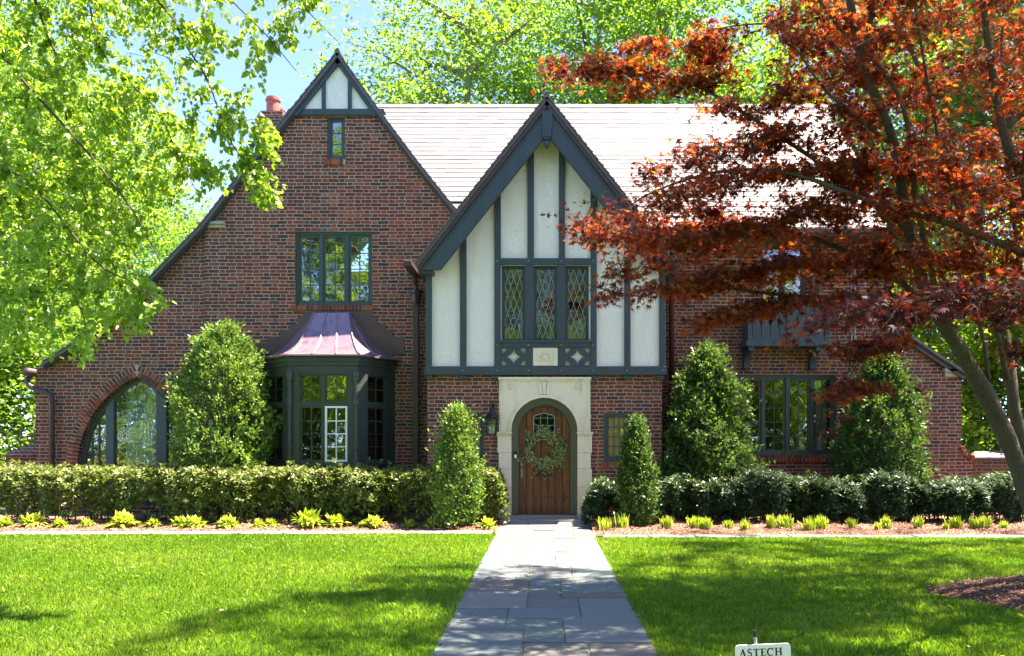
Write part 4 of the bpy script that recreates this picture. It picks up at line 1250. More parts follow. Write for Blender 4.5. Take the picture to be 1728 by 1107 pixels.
# --- right wing
hw_ = rectpx(1247, 633, 1412, 768, YR); hu = rectpx(1282, 402, 1361, 574, YR)
rc = W(1543, 669, YR); rr = 14 / F * (D + YR); hc = arc(rc[0], rc[1], rr, 0, 345, 23)
outR = [(1110, 905), (1110, 382), (1503, 382), (1503, 546), (1622, 628), (1622, 752), (1626, 762), (1641, 770), (1641, 905)]
holed('wall', [W(x, y, YR) for x, y in outR], [hw_, hu, hc], YR, YR + .3, M['brick'], house)
m_ = MB(); ring_bricks(m_, arc(rc[0], rc[1], rr, 360, 0, 28), .105, YR - .025, YR + .06); m_.build('brick_arch', M['unit'], house)
holed('arch_mortar', arc(rc[0], rc[1], rr + .11, 0, 350, 35), [arc(rc[0], rc[1], rr + .001, 0, 345, 23)], YR - .010, YR + .02, M['mortar'], house)
q = MB(); o_, i_ = arc(rc[0], rc[1], rr, 0, 360, 24), arc(rc[0], rc[1], rr - .04, 0, 360, 24)
for k in range(24): q.prism([o_[k], o_[k + 1], i_[k + 1], i_[k]], YR + .08, YR + .14)
rw = q.build('round_window', M['frame'], house)
q = MB(); pp = arc(rc[0], rc[1], rr - .03, 0, 345, 23); q.add([(a, YR + .12, b) for a, b in pp], [list(range(24))]); q.build('pane', M['glass'], rw)
casement(1247, 633, 1412, 768, YR, 4, 2, 5, fw=.05, gmat=M['glassdim'])
sill_bricks(1240, 1416, 771, 780, YR)
casement(1282, 402, 1361, 574, YR, 2, 1, 3, fw=.05, name='balcony_door')
# quarter round brick stop low on the right
m_ = MB(); qc = W(1645, 752, YR); ring_bricks(m_, arc(qc[0], qc[1], .20, 270, 180, 10), .10, YR - .03, YR + .1); m_.build('brick_arch', M['unit'], house)
# balcony box
q = MB(); Yf = YR - .52; z0 = Z(580, Yf); z1 = Z(574, Yf)
bx0, bx1 = X(1262, Yf), X(1399, Yf)
q.box(bx0 - .04, bx1 + .06, Yf - .04, YR - .002, z0 - .05, z1); bal = q.build('balcony', M['trim'], house, bevel=.008)
q = MB(); zr = Z(516, Yf)
q.box(bx0, bx1, Yf - .01, Yf + .05, zr, zr + .06); q.box(bx0, bx1, Yf, Yf + .04, z1 + .001, z1 + .07)
for xx in (bx0, (bx0 + bx1) / 2 - .04, bx1 - .08): q.box(xx, xx + .08, Yf - .012, Yf + .06, z1 + .0015, zr - .001)
for xx in (bx0, bx1 - .06): q.box(xx + .01, xx + .05, Yf + .061, YR - .003, zr, zr + .055); q.box(xx + .015, xx + .04, Yf + .061, YR - .003, z1 + .002, zr - .002)
q.build('rail', M['trim'], bal, bevel=.005)
q = MB(); nb = 8
for i in range(nb):
    a = bx0 + .09 + (bx1 - bx0 - .18) * i / nb; w = (bx1 - bx0 - .18) / nb; zc_ = (z1 + .07 + zr) / 2
    q.prism([(a + .006, z1 + .071), (a + w - .006, z1 + .071), (a + w - .006, zc_ - .09), (a + w - .045, zc_), (a + w - .006, zc_ + .09), (a + w - .006, zr - .001), (a + .006, zr - .001), (a + .006, zc_ + .09), (a + .045, zc_), (a + .006, zc_ - .09)], Yf + .01, Yf + .03)
q.build('baluster', M['trim'], bal)
for px in (1264, 1378):
    a = X(px, Yf); q = MB(); q.M = Matrix.Translation((a, 0, 0)) @ Matrix.Rotation(math.radians(90), 4, 'Z')
    zt3 = z0 - .052; zl3 = zt3 - .42
    prof = [(YR - .003, zt3), (Yf, zt3), (Yf, zt3 - .08)] + [(Yf + .05 + (YR - Yf - .18) * math.sin(t * math.pi / 16) ** 1.0, zt3 - .08 - .30 * (1 - math.cos(t * math.pi / 16))) for t in range(9)] + [(YR - .10, zl3), (YR - .003, zl3)]
    q.prism(prof, -.10, 0); q.build('bracket', M['trim'], bal)
q = MB()
for px in (1372, 1382): q.tube([(X(px, YR - .06), YR - .06, Z(578, YR)), (X(px, YR - .06), YR - .06, Z(388, YR))], .042, 10)
for px in (1372, 1382):
    for py in (420, 450, 455, 490): q.tube([(X(px, YR - .06), YR - .06, Z(py + 2, YR)), (X(px, YR - .06), YR - .06, Z(py, YR))], .050, 10)
q.build_each('vent_pipe', M['trimgreen'], house, smooth=True, key=lambda c: c[0] > X(1377, YR - .06))
q = MB()
for px in (1437, 1442.5): q.tube([(X(px, YR - .03), YR - .03, Z(700, YR)), (X(px, YR - .03), YR - .03, Z(400, YR))], .014, 6)
q.build_each('conduit', M['galv'], house, smooth=True)
q = MB(); q.box(X(1496, YR - .06), X(1504, YR - .06), YR - .06, YR + .1, Z(548, YR), Z(385, YR)); q.build('corner_board', M['trim'], house)
# catslide verge on the right
Rc = [W(x, y, YR - .16) for x, y in [(1500, 535), (1530, 560), (1590, 601), (1636, 630)]]
band(Rc, .05, YR - .18, 8, M['dslate'], 'roof'); band(inset(Rc, .052), .085, YR - .11, YR - .003, M['brown'], 'rake_board')
q = MB(); q.box(X(1592, YR), X(1625, YR), YR - .07, YR + .05, Z(636, YR), Z(628, YR)); q.box(X(1590, YR), X(1628, YR), YR - .11, YR + .05, Z(627.8, YR), Z(622, YR)); q.build('kneeler_stone', M['oldstone'], house, bevel=.01)
# main roof: courses of separate slates
x_a, x_b = -4.4, 6.78
e0 = Vector((0, .42, 5.60)); e1 = Vector((0, 4.5, 9.50))
rz = Z(178.5, 4.5); e1.z = rz
up_ = (e1 - e0); Ls_ = up_.length; up_.normalize(); nr = Vector((0, -up_.z, up_.y))
ncr = 28; ex = Ls_ / ncr
q = MB(); qd = MB()
qd.add([(x_a, 1.0, 5.6 + (1.0 - .42) / 4.08 * (rz - 5.6) - .03), (-1.3, 1.0, 5.6 + (1.0 - .42) / 4.08 * (rz - 5.6) - .03), (-1.3, 4.5, rz - .03), (x_a, 4.5, rz - .03)], [[0, 1, 2, 3]])
qd.add([(-1.3, .42, 5.57), (x_b, .42, 5.57), (x_b, 4.5, rz - .03), (-1.3, 4.5, rz - .03)], [[0, 1, 2, 3]])
for c in range(ncr):
    x = x_a + rnd.uniform(-.2, 0)
    yb_ = .42 + up_.y * ex * c
    while x < x_b:
        w = rnd.uniform(.20, .34); x1 = min(x + w, x_b + .02)
        if not (x < -1.0 and yb_ < 1.05) and x1 - x > .02:
            th = .006 + rnd.uniform(-.0015, .002)
            P = e0 + up_ * (ex * c - rnd.uniform(0, .008)); Q_ = P + up_ * (ex * 1.35)
            lo = nr * (th + .012); hi = nr * .002
            a_, b_ = x + .002, x1 - .002
            vs = [(a_, P.y, P.z), (b_, P.y, P.z), (b_, Q_.y, Q_.z), (a_, Q_.y, Q_.z)]
            vt = [(a_, P.y + lo.y, P.z + lo.z), (b_, P.y + lo.y, P.z + lo.z), (b_, Q_.y + hi.y, Q_.z + hi.z), (a_, Q_.y + hi.y, Q_.z + hi.z)]
            q.add(vs + vt, [[0, 1, 5, 4], [4, 5, 6, 7], [1, 2, 6, 5], [3, 0, 4, 7]])
        x = x1
q.build('roof', M['slate'], house); qd.build('roof_deck', M['dslate'], house)
q = MB(); x = x_a
while x < x_b:
    w = .42; q.prism([(0, 0), (1, 0), (1, 1), (0, 1)], 0, 0) if False else None
    q.add([(x, 4.5 - .13, rz - .085), (x + w, 4.5 - .13, rz - .085), (x + w, 4.5, rz + .045), (x, 4.5, rz + .03), (x, 4.63, rz - .085), (x + w, 4.63, rz - .085)], [[0, 1, 2, 3], [3, 2, 5, 4], [0, 3, 4]]); x += w - .02
q.build('ridge_tiles', M['slate'], house)
q = MB(); q.add([(x_a, 4.5, rz - .03), (x_b, 4.5, rz - .03), (x_b, 8.6, 5.6), (x_a, 8.6, 5.6)], [[0, 1, 2, 3]]); q.build('roof', M['dslate'], house)
q = MB(); q.prism([(X(1124, .5), 5.45), (x_b, 5.45), (x_b, 5.56), (X(1124, .5), 5.56)], .40, .43)
q.box(X(1130, .5), x_b, .31, .398, 5.48, 5.57); q.box(X(1124, .5), x_b, .43, .895, 5.45, 5.47); q.build('gutter', M['brown'], house, bevel=.01)
# return walls, back and floors so the house is closed
q = MB(); xl, xr = X(62, YP), X(1620, YR)
q.box(xl, xl + .25, YP + .303, 9, -.2, Z(620, YP)); q.box(xr - .25, xr, YR + .303, 9, -.2, Z(640, YR)); q.box(xl, xr, 9, 9.25, -.2, 5.4)
q.box(X(1503, YR) - .25, X(1503, YR), YR + .303, 8.6, 3.4, 5.4)
gm = [(YR + .3, 5.4), (8.6, 5.4), (4.5, rz - .1)]
q.add([(6.55, a, b) for a, b in gm] + [(6.6, a, b) for a, b in gm], [[0, 1, 2], [5, 4, 3]])
q.build_each('wall', M['brick'], house)
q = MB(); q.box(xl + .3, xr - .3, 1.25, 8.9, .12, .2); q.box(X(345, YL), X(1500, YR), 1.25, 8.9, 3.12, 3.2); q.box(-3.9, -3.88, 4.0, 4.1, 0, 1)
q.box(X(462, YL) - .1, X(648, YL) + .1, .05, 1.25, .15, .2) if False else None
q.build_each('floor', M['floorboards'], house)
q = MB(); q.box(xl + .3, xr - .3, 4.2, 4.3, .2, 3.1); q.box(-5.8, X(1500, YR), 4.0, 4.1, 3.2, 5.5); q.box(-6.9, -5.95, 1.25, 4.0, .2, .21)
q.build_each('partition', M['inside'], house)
for cx0, cx1, yy in ((1376, 1395, YR + .40), (1249, 1256, YR + .35)):
    q = MB(); a, b = X(cx0, yy), X(cx1, yy); n = 40; vs = []
    for i in range(n + 1):
        t = i / n; vs += [(a + (b - a) * t, yy + .02 * math.sin(t * 40), Z(768, yy)), (a + (b - a) * t, yy + .02 * math.sin(t * 40), Z(634, yy))]
    q.add(vs, [[2 * i, 2 * i + 2, 2 * i + 3, 2 * i + 1] for i in range(n)]); q.build('curtain', M['sheer'], house, smooth=True)
q = MB(); q.box(X(1247, YR), X(1412, YR), YR + .185, YR + .55, Z(768, YR) - .02, Z(766.5, YR)); q.build('window_board', M['white'], house)

# ------------------------------------------------------------------ small things on and near the house
def lantern():
    px, Yn = 829.5, YE - .20; x = X(px, Yn)
    t = thing('wall_lantern', (x, Yn, Z(733, Yn)), 'black iron wall lantern hanging on a bracket left of the front door', 'lantern')
    zt, zb = Z(706, Yn), Z(731.5, Yn); w = .095
    q = MB(); q.box(x - w, x + w, Yn - w, Yn + w, zb - .02, zb); q.box(x - w, x + w, Yn - w, Yn + w, zt - .012, zt)
    for a in (-1, 1):
        for b in (-1, 1): q.box(x + a * w - .009 * (a > 0) * 2, x + a * w + .018 * (a < 0), Yn + b * w - .018 * (b > 0), Yn + b * w + .018 * (b < 0), zb, zt - .0121)
    q.build('cage', M['black'], t)
    q = MB(); q.lathe([(.15, 0), (.145, .01), (.06, .10), (.05, .13), (.035, .14), (.035, .17), (.012, .18)], (x, Yn, zt + .001), 4); q.M = None
    q.build('cap', M['black'], t)
    q = MB(); zz = zt + .18
    q.tube([(x, Yn, zz), (x, Yn, zz + .10), (x, Yn + .03, zz + .14), (x, Yn + .10, zz + .13), (x, YE - .003, zz + .02)], .010, 6); q.box(x - .035, x + .035, YE - .015, YE - .002, zz - .12, zz + .10)
    q.build('bracket', M['black'], t)
    q = MB()
    for dx in (-.03, .03, 0): q.tube([(x + dx, Yn + (.02 if dx else -.02), zb), (x + dx, Yn + (.02 if dx else -.02), zb + .12)], .011, 8)
    q.build_each('candle', M['ceramic'], t)
    q = MB()
    for s_ in (-1, 1):
        q.add([(x - w + .01, Yn + s_ * (w - .006), zb), (x + w - .01, Yn + s_ * (w - .006), zb), (x + w - .01, Yn + s_ * (w - .006), zt - .014), (x - w + .01, Yn + s_ * (w - .006), zt - .014)], [[0, 1, 2, 3]])
    q.build_each('pane', M['glassdim'], t)
lantern()

def wreath():
    Yw = Yd - .06; cx_, cz_ = X(918.5, Yw), Z(758, Yw)
    t = thing('wreath', (cx_, Yw, cz_), 'leafy green wreath hanging on the wooden front door', 'wreath')
    r_ = np.random.default_rng(5)
    q = MB(); R0 = .245
    for k in range(7):
        ph = r_.random() * 6; pts = [(cx_ + (R0 + .02 * math.sin(3 * a + ph)) * math.cos(a), Yw + .02 * math.cos(5 * a + ph), cz_ + (R0 + .02 * math.cos(2 * a + ph)) * math.sin(a)) for a in [2 * math.pi * j / 24 for j in range(25)]]
        q.tube(pts, .006, 4)
    P_, Dd = [], []
    for k in range(120):
        a = r_.random() * 2 * math.pi; base = np.array([cx_ + R0 * math.cos(a), Yw - .01, cz_ + R0 * math.sin(a)])
        out = a + r_.normal(.7, .9); L = r_.uniform(.12, .32) if r_.random() < .5 else r_.uniform(.06, .16)
        dr = np.array([math.cos(out), r_.uniform(-.4, .1), math.sin(out) - .12]); tip = base + dr * L
        q.tube([tuple(base), tuple((base + tip) / 2 + r_.normal(0, .008, 3)), tuple(tip)], [.003, .0025, .0015], 4)
        for j in range(7):
            f_ = .15 + .85 * j / 6; P_.append(base + (tip - base) * f_); s_ = 1 if j % 2 else -1
            Dd.append(dr + np.array([-dr[2], r_.normal(0, .3), dr[0]]) * s_ * .8 + r_.normal(0, .2, 3))
    q.build('twigs', M['bark_dark'], t)
    n = len(P_); leaves('foliage', M['leaf_wreath'], T_kite(.42), np.array(P_), np.array(Dd), np.array([[0, -1, .3]]) + r_.normal(0, .5, (n, 3)), r_.uniform(.045, .075, n), r_.random(n), t)
wreath()

q = MB(); q.box(X(909, -.05), X(972, -.05), -.36, -.10, 0, .001)
mat_ = MB(); xm0, xm1 = X(908, -.25), X(973, -.25)
for i in range(16):
    a = xm0 + (xm1 - xm0) * i / 16; mat_.box(a, a + (xm1 - xm0) / 16 * .6, -.385, -.15, .077, .090)
mat_.box(xm0, xm1, -.38, -.155, .0755, .080)
o = mat_.build('doormat', M['galv']); tag(o, 'grey ribbed doormat lying on the step at the front door', 'doormat')

def pot(px, py0, py1, r, prof, name, label, cat, hand=False, Yv=YR + .30):
    x = X(px, Yv); zb = Z(py1, Yv); h = Z(py0, Yv) - zb
    t = thing(name, (x, Yv, zb), label, cat)
    q = MB(); q.lathe([(a * r, b * h) for a, b in prof], (x, Yv, zb), 18); q.build('body', M['ceramic'], t, smooth=True)
    if hand:
        q = MB(); q.tube([(x + r * .6, Yv, zb + h * .85), (x + r * 1.25, Yv, zb + h * .8), (x + r * 1.2, Yv, zb + h * .6), (x + r * .9, Yv, zb + h * .5)], .012, 6); q.build('handle', M['ceramic'], t)
pot(1352, 742, 766, .10, [(.6, 0), (.95, .2), (1, .5), (.8, .72), (.45, .82), (.5, 1), (.4, 1), (.38, .84)], 'pitcher', 'pale pitcher with a handle standing in the lower right window', 'pitcher', True)
pot(1384, 727, 766, .098, [(.95, 0), (1, .1), (1, .62), (.75, .75), (.28, .84), (.26, .95), (.34, 1), (.2, 1)], 'stoneware_bottle', 'tall pale stoneware bottle in the lower right window', 'bottle')
q = MB(); yy = YR + .30; q.box(X(1290, yy), X(1316, yy), yy - .08, yy + .10, Z(766.3, yy), Z(761, yy)); tag(q.build('tray', M['white'], bevel=.01), 'low white tray on the sill of the lower right window', 'tray')

def garden_wall(name, px0, px1, pyt, pyc, Yg, label, capmat, th=.35, brickm='brick', slope=True):
    x0, x1 = X(px0, Yg), X(px1, Yg); zt, zc = Z(pyt, Yg), Z(pyc, Yg)
    t = thing(name, ((x0 + x1) / 2, Yg, 0), label, 'garden wall')
    q = MB(); q.box(x0 + .02, x1, Yg, Yg + th, -.1, zc); q.build('wall', M[brickm], t)
    q = MB(); q.add([(x0 - .02, Yg - .06, zc + .002), (x1, Yg - .06, zc + .002), (x1, Yg + th + .06, zc + .002), (x0 - .02, Yg + th + .06, zc + .002),
                     (x0 - .02, Yg - .06, zc + .04), (x1, Yg - .06, zc + .04), (x1 - .02, Yg + th, zt), (x0 + .16, Yg + th, zt)],
                    [[0, 3, 2, 1], [4, 5, 6, 7], [0, 1, 5, 4], [1, 2, 6, 5], [2, 3, 7, 6], [3, 0, 4, 7]])
    q.build('coping', capmat, t)
garden_wall('garden_wall', 8, 60, 750, 771, 1.1, 'low brick garden wall with sloping brick coping left of the house', M['brick'], .5)
garden_wall('garden_wall', 1644, 1950, 762, 775, 1.3, 'shaded mossy brick garden wall with dark coping right of the house', M['dslate'], .3, 'mossbrick')

# carved stone finial on the garden wall at the far right
t = thing('stone_finial', (X(1703, 1.7), 1.7, Z(775, 1.7)), 'rounded stone finial on a pedestal above the right garden wall', 'finial')
q = MB(); x = X(1703, 1.7); q.lathe([(.20, 0), (.20, .07), (.15, .10), (.13, .30), (.19, .36), (.20, .42), (.10, .46)], (x, 1.75, Z(778, 1.7)), 12); q.build('pedestal', M['oldstone'], t)
q = MB(); q.lathe([(.08, 0), (.20, .05), (.255, .17), (.235, .29), (.14, .38), (.04, .42), (.02, .44)], (x, 1.75, Z(778, 1.7) + .44), 18); q.build('ball', M['oldstone'], t, smooth=True)

# ------------------------------------------------------------------ security sign
def sign():
    d = 4.25; Y = d - D; c = P3(1287, 1110, d); cx_ = c[0]
    t = thing('yard_sign', (cx_, Y, 0), 'small white lawn sign on a black tipped stake, lettered ASTECH', 'sign')
    tilt = math.radians(-2.4)
    top = H + (CY - 1087) / F * d
    T = Matrix.Translation((cx_, Y, top)) @ Matrix.Rotation(tilt, 4, 'Y')
    w, h, r = .142, .24, .018
    q = MB(); q.M = T
    pts = []
    for (ox, oz, a0) in ((w - r, -h + r, -90), (w - r, -r, 0), (-w + r, -r, 90), (-w + r, -h + r, 180)): pts += arc(ox, oz, r, a0, a0 + 90, 5)
    q.prism(pts, -.003, .003); q.build('board', M['signw'], t)
    q = MB(); q.M = Matrix.Translation((cx_ - .033, Y, top)) @ Matrix.Rotation(math.radians(-5), 4, 'Y')
    q.tube([(0, .012, -top - .1), (0, .012, .035)], .0085, 8); q.build('stake', M['galv'], t)
    q = MB(); q.M = Matrix.Translation((cx_ - .033, Y, top)) @ Matrix.Rotation(math.radians(-5), 4, 'Y'); q.tube([(0, .012, .0352), (0, .012, .068)], .0105, 8); q.build('stake_cap', M['black'], t)
    # serif lettering
    q = MB(); q.M = T; hh = .037; z0 = -.022 - hh; y0, y1 = -.0042, -.0031
    tk, tn = .0080, .0034
    def bar(a, b, w_): q.bar(a, b, w_, y0, y1)
    def ser(x, z, l=.013): q.box(x - l / 2, x + l / 2, y0, y1, z - .0012, z + .0012)
    x = -.121
    adv = {'A': .040, 'S': .031, 'T': .037, 'E': .035, 'C': .039, 'H': .042}
    for ch in 'ASTECH':
        W_ = adv[ch] - .007; a, b = x, x + W_; m_ = (a + b) / 2
        if ch == 'A':
            bar((a + .004, z0), (m_, z0 + hh), tn); bar((b - .005, z0), (m_, z0 + hh), tk); bar((a + .009, z0 + hh * .36), (b - .010, z0 + hh * .36), tn); ser(a + .004, z0); ser(b - .005, z0, .015)
        if ch == 'T':
            bar((m_, z0), (m_, z0 + hh), tk); bar((a, z0 + hh - .0017), (b, z0 + hh - .0017), tn); ser(m_, z0, .017); bar((a + .001, z0 + hh), (a + .001, z0 + hh - .009), tn * .8); bar((b - .001, z0 + hh), (b - .001, z0 + hh - .009), tn * .8)
        if ch == 'E':
            bar((a + .007, z0), (a + .007, z0 + hh), tk)
            for zz, e in ((z0 + .0017, b), (z0 + hh * .52, b - .007), (z0 + hh - .0017, b - .002)): bar((a, zz) if zz != z0 + hh * .52 else (a + .007, zz), (e, zz), tn)
            bar((b - .001, z0), (b - .001, z0 + .009), tn * .8); bar((b - .003, z0 + hh), (b - .003, z0 + hh - .009), tn * .8)
        if ch == 'H':
            for xx in (a + .006, b - .006):
                bar((xx, z0), (xx, z0 + hh), tk); ser(xx, z0, .016); ser(xx, z0 + hh, .016)
            bar((a + .006, z0 + hh * .52), (b - .006, z0 + hh * .52), tn)
        if ch in 'CS':
            if ch == 'C': pth = [(m_ + W_ * .48 * math.cos(math.radians(an)), z0 + hh / 2 + hh * .5 * math.sin(math.radians(an))) for an in range(42, 322, 14)]
            else: pth = [(m_ + W_ * .36 * math.cos(math.radians(an)), z0 + hh * .755 + hh * .245 * math.sin(math.radians(an))) for an in range(35, 262, 15)] + [(m_ + W_ * .40 * math.cos(math.radians(an)), z0 + hh * .255 + hh * .255 * math.sin(math.radians(an))) for an in range(80, -146, -15)]
            for i in range(len(pth) - 1):
                p_, q_ = pth[i], pth[i + 1]; an = abs(math.atan2(q_[1] - p_[1], q_[0] - p_[0])); wv = tn + (tk - tn) * (abs(math.sin(an)) if ch == 'C' else abs(math.cos(an - .7)) * .8)
                ex = ((q_[0] - p_[0]) * .12, (q_[1] - p_[1]) * .12); bar((p_[0] - ex[0], p_[1] - ex[1]), (q_[0] + ex[0], q_[1] + ex[1]), wv)
            bar((pth[0][0] + .0012, pth[0][1] - .004), (pth[0][0] + .0012, z0 + hh), tn * .8)
            if ch == 'S': bar((pth[-1][0] - .0012, pth[-1][1] + .004), (pth[-1][0] - .0012, z0), tn * .8)
        x += adv[ch]
    q.build('lettering', M['ink'], t)
    q = MB(); q.M = T; q.box(-w + .012, w - .012, -.0042, -.0031, -.083, -.077); q.build('red_line', M['inkred'], t)
sign()

# ------------------------------------------------------------------ shrubs, hedges, hostas
def shell_points(rg, n, fn_r, z0, z1, inner=.35, lump=0.10, zpow=1.0):
    """points in a body of revolution with lumpy radius; returns positions and outward normals"""
    z = z0 + (z1 - z0) * rg.random(n) ** zpow
    a = rg.random(n) * 2 * math.pi
    t = (z - z0) / (z1 - z0)
    R = fn_r(t) * (1 + lump * (np.sin(a * 3 + z * 4.1) * .5 + np.sin(a * 7 + z * 9.7 + 1.3) * .35 + np.sin(a * 13 - z * 17.3) * .25))
    dep = np.abs(rg.normal(0, inner, n)); sp = rg.random(n) < .07
    r = R * np.clip(1 - dep, 0.02, 1) + sp * rg.random(n) * .09
    return np.stack([r * np.cos(a), r * np.sin(a), z], 1), np.stack([np.cos(a), np.sin(a), .35 + t * .4], 1), dep
def cone_shrub(x, y, h, r, z0, label, seed, n, mat, size=.05, group=None, shape=None, name='evergreen_shrub', lump=.13, shag=.06):
    rg = np.random.default_rng(seed)
    t_ = thing(name, (x, y, 0), label, 'shrub', group)
    shp = shape or (lambda t: r * np.minimum(1, (t + .06) * 5.0) ** .5 * np.clip(1 - t, 0, 1) ** .62 * (1.12 - .12 * t))
    m_ = 12; P_, Nn, dep = shell_points(rg, n // m_, shp, z0, h, .13, lump, 1.1)
    P_ = P_ + unit(Nn) * rg.uniform(-.5, 1, (len(P_), 1)) ** 3 * shag * rg.uniform(0, 1.6, (len(P_), 1))
    sg = np.repeat(rg.uniform(.022, .050, len(P_)), m_)[:, None]; rc = np.repeat(rg.random(len(P_)), m_)
    P_, Nn, dep = np.repeat(P_, m_, 0), np.repeat(Nn, m_, 0), np.repeat(dep, m_); Nn = Nn + rg.normal(0, .45, Nn.shape); P_ = P_ + rg.normal(0, 1, P_.shape) * sg; n = len(P_)
    # break the surface into clumps with gaps between
    cl = np.sin(P_[:, 0] * 17 + seed) * np.sin(P_[:, 1] * 15 + 2) * np.sin(P_[:, 2] * 14 + seed * 2)
    keep = (cl > -.38) | (rg.random(n) < .35)
    P_, Nn, dep, rc = P_[keep], Nn[keep], dep[keep], rc[keep]; n = len(P_)
    # loose sprigs that stick out of the outline
    ns = int(60 + 60 * r); si = rg.integers(0, n, ns); m_ = 9
    sp_ = np.repeat(P_[si], m_, 0) + np.repeat(Nn[si] * np.array([1, 1, 1.3]), m_, 0) * (np.tile(np.arange(m_), ns)[:, None] * rg.uniform(.010, .024)) + rg.normal(0, .02, (ns * m_, 3))
    sp_ = sp_[sp_[:, 2] < h + .06]; 
    Nn = np.vstack([Nn, np.tile(np.array([[0, -.4, .8]]), (len(sp_), 1))]); dep = np.concatenate([dep, np.zeros(len(sp_))]); rc = np.concatenate([rc, rg.random(len(sp_))]); P_ = np.vstack([P_, sp_]); n = len(P_)
    P_ = P_ + np.array([x, y, 0]) + rg.normal(0, .015, (n, 3))
    d = Nn + rg.normal(0, .7, (n, 3)) + np.array([0, 0, .35])
    nn = Nn * .6 + np.array([0, 0, .6]) + rg.normal(0, .55, (n, 3))
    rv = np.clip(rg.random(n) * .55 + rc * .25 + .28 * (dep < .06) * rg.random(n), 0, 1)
    leaves('foliage', mat, T_kite(.52, .06), P_, d, nn, rg.uniform(size * .7, size * 1.35, n), rv, t_)
    q = MB(); ry = random.Random(seed)
    for k in range(14):
        a = ry.uniform(0, 6.28); hh = ry.uniform(.45, .95) * h; rr_ = float(shp(np.array([hh / h]))[0]) * .75
        q.tube([(x + .03 * math.cos(a), y + .03 * math.sin(a), 0), (x + rr_ * .45 * math.cos(a), y + rr_ * .45 * math.sin(a), hh * .5), (x + rr_ * math.cos(a), y + rr_ * math.sin(a), hh)], [.02, .012, .005], 5)
    q.tube([(x, y, -.05), (x, y, h * .9)], [.035, .008], 6)
    q.build('stem', M['bark_dark'], t_)
    return t_
def hedge_like(x0, x1, y0, y1, h, label, name, cat, seed, n, mat, size, tm, group=None, round_end=.0, wave=.06, up=1.0):
    rg = np.random.default_rng(seed)
    t_ = thing(name, ((x0 + x1) / 2, (y0 + y1) / 2, 0), label, cat, group)
    L = x1 - x0; Wd = y1 - y0
    # sample on the front, back, top with thickness; leaves sit in whorls round each sampled point
    whorl = 10; n = n // whorl
    u = rg.random(n); face = rg.random(n); dep = np.abs(rg.normal(0, .10, n))
    x = x0 + L * u
    hx = h * (1 + wave * (np.sin(x * 2.1 + seed) * .5 + np.sin(x * 5.3 + 1) * .3 + np.sin(x * 11) * .25))
    if round_end:
        e = np.minimum(x - x0, x1 - x) / round_end; hx = hx * np.sqrt(np.clip(1 - (1 - np.clip(e, 0, 1)) ** 2, .05, 1))
    prof = rg.random(n)
    y = np.empty(n); z = np.empty(n); N_ = np.zeros((n, 3))
    top = face < .38; frt = (face >= .38) & (face < .88); bk = face >= .88
    bul = .08 * np.sin(x * 2.3 + seed) + .07 * np.sin(x * 6.1 + 2) + .04 * np.sin(x * 14.3)
    y[top] = y0 + Wd * prof[top]; z[top] = hx[top] * (1 - dep[top] * .8) - ((prof[top] - .5) ** 4) * 2.2 * hx[top]; N_[top] = (0, 0, 1)
    zz = prof ** .8
    y[frt] = y0 + (dep * Wd * .7 - bul + .16 * (1 - zz) ** 2.0 * 1 + .10 * (zz > .85) * (zz - .85) / .15)[frt]; z[frt] = (zz * hx * .98)[frt]; N_[frt] = (0, -1, .25)
    y[bk] = y1 - (dep * Wd * .3)[bk]; z[bk] = (zz * hx)[bk]; N_[bk] = (0, 1, .2)
    sp = rg.random(n) < .10; z += sp * rg.random(n) * .13; y -= sp * frt * rg.random(n) * .10
    P_ = np.stack([x, y, z], 1) + rg.normal(0, .02, (n, 3))
    cl = np.sin(x * 13 + seed) * np.sin(P_[:, 1] * 12) * np.sin(P_[:, 2] * 15 + x * 3)
    low = (P_[:, 2] < (.30 + .10 * np.sin(x * 4.7 + seed)) * h) & (rg.random(n) < .75)
    keep = ((cl > -.30) | (rg.random(n) < .3)) & ~low & (P_[:, 2] > .03)
    P_, N_, dep = P_[keep], N_[keep], dep[keep]; n = len(P_)
    d = N_ * .8 + rg.normal(0, .6, (n, 3)) + np.array([0, 0, .6 * up]); nn = N_ * .5 + np.array([0, -.2, .5]) + rg.normal(0, .5, (n, 3))
    P_, N_, dep = np.repeat(P_, whorl, 0), np.repeat(N_, whorl, 0), np.repeat(dep, whorl); rc = np.repeat(rg.random(n), whorl); n = len(P_)
    a_ = np.tile(np.arange(whorl) * 2.4, n // whorl) + np.repeat(rg.random(n // whorl) * 6, whorl); ax_ = unit(N_ * .7 + rg.normal(0, .25, (n, 3)) + np.array([0, 0, .7 * up]))
    sx_ = unit(np.cross(ax_, np.array([0.3, 1.0, .2]))); sy_ = np.cross(ax_, sx_)
    d = ax_ * rg.uniform(.1, 1.0, (n, 1)) + sx_ * np.cos(a_)[:, None] + sy_ * np.sin(a_)[:, None]; nn = ax_ + rg.normal(0, .25, (n, 3)); P_ = P_ + rg.normal(0, size * .22, (n, 3))
    tipz = np.clip(P_[:, 2] / h, 0, 1)
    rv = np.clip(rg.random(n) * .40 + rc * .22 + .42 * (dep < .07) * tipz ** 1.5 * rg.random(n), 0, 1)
    leaves('foliage', mat, tm, P_, d, nn, rg.uniform(size * .7, size * 1.3, n), rv, t_)
    q = MB(); ry = random.Random(seed); k = int(L * 16)
    for i in range(k):
        a = x0 + .1 + (L - .2) * ry.random(); b = y0 + Wd * ry.uniform(.25, .7); zt = h * ry.uniform(.6, .93)
        q.tube([(a, b, -.02), (a + ry.uniform(-.08, .08), b + ry.uniform(-.08, .08), zt * .5), (a + ry.uniform(-.22, .22), b + ry.uniform(-.22, .15), zt)], [.012, .009, .004], 4, cap=False)
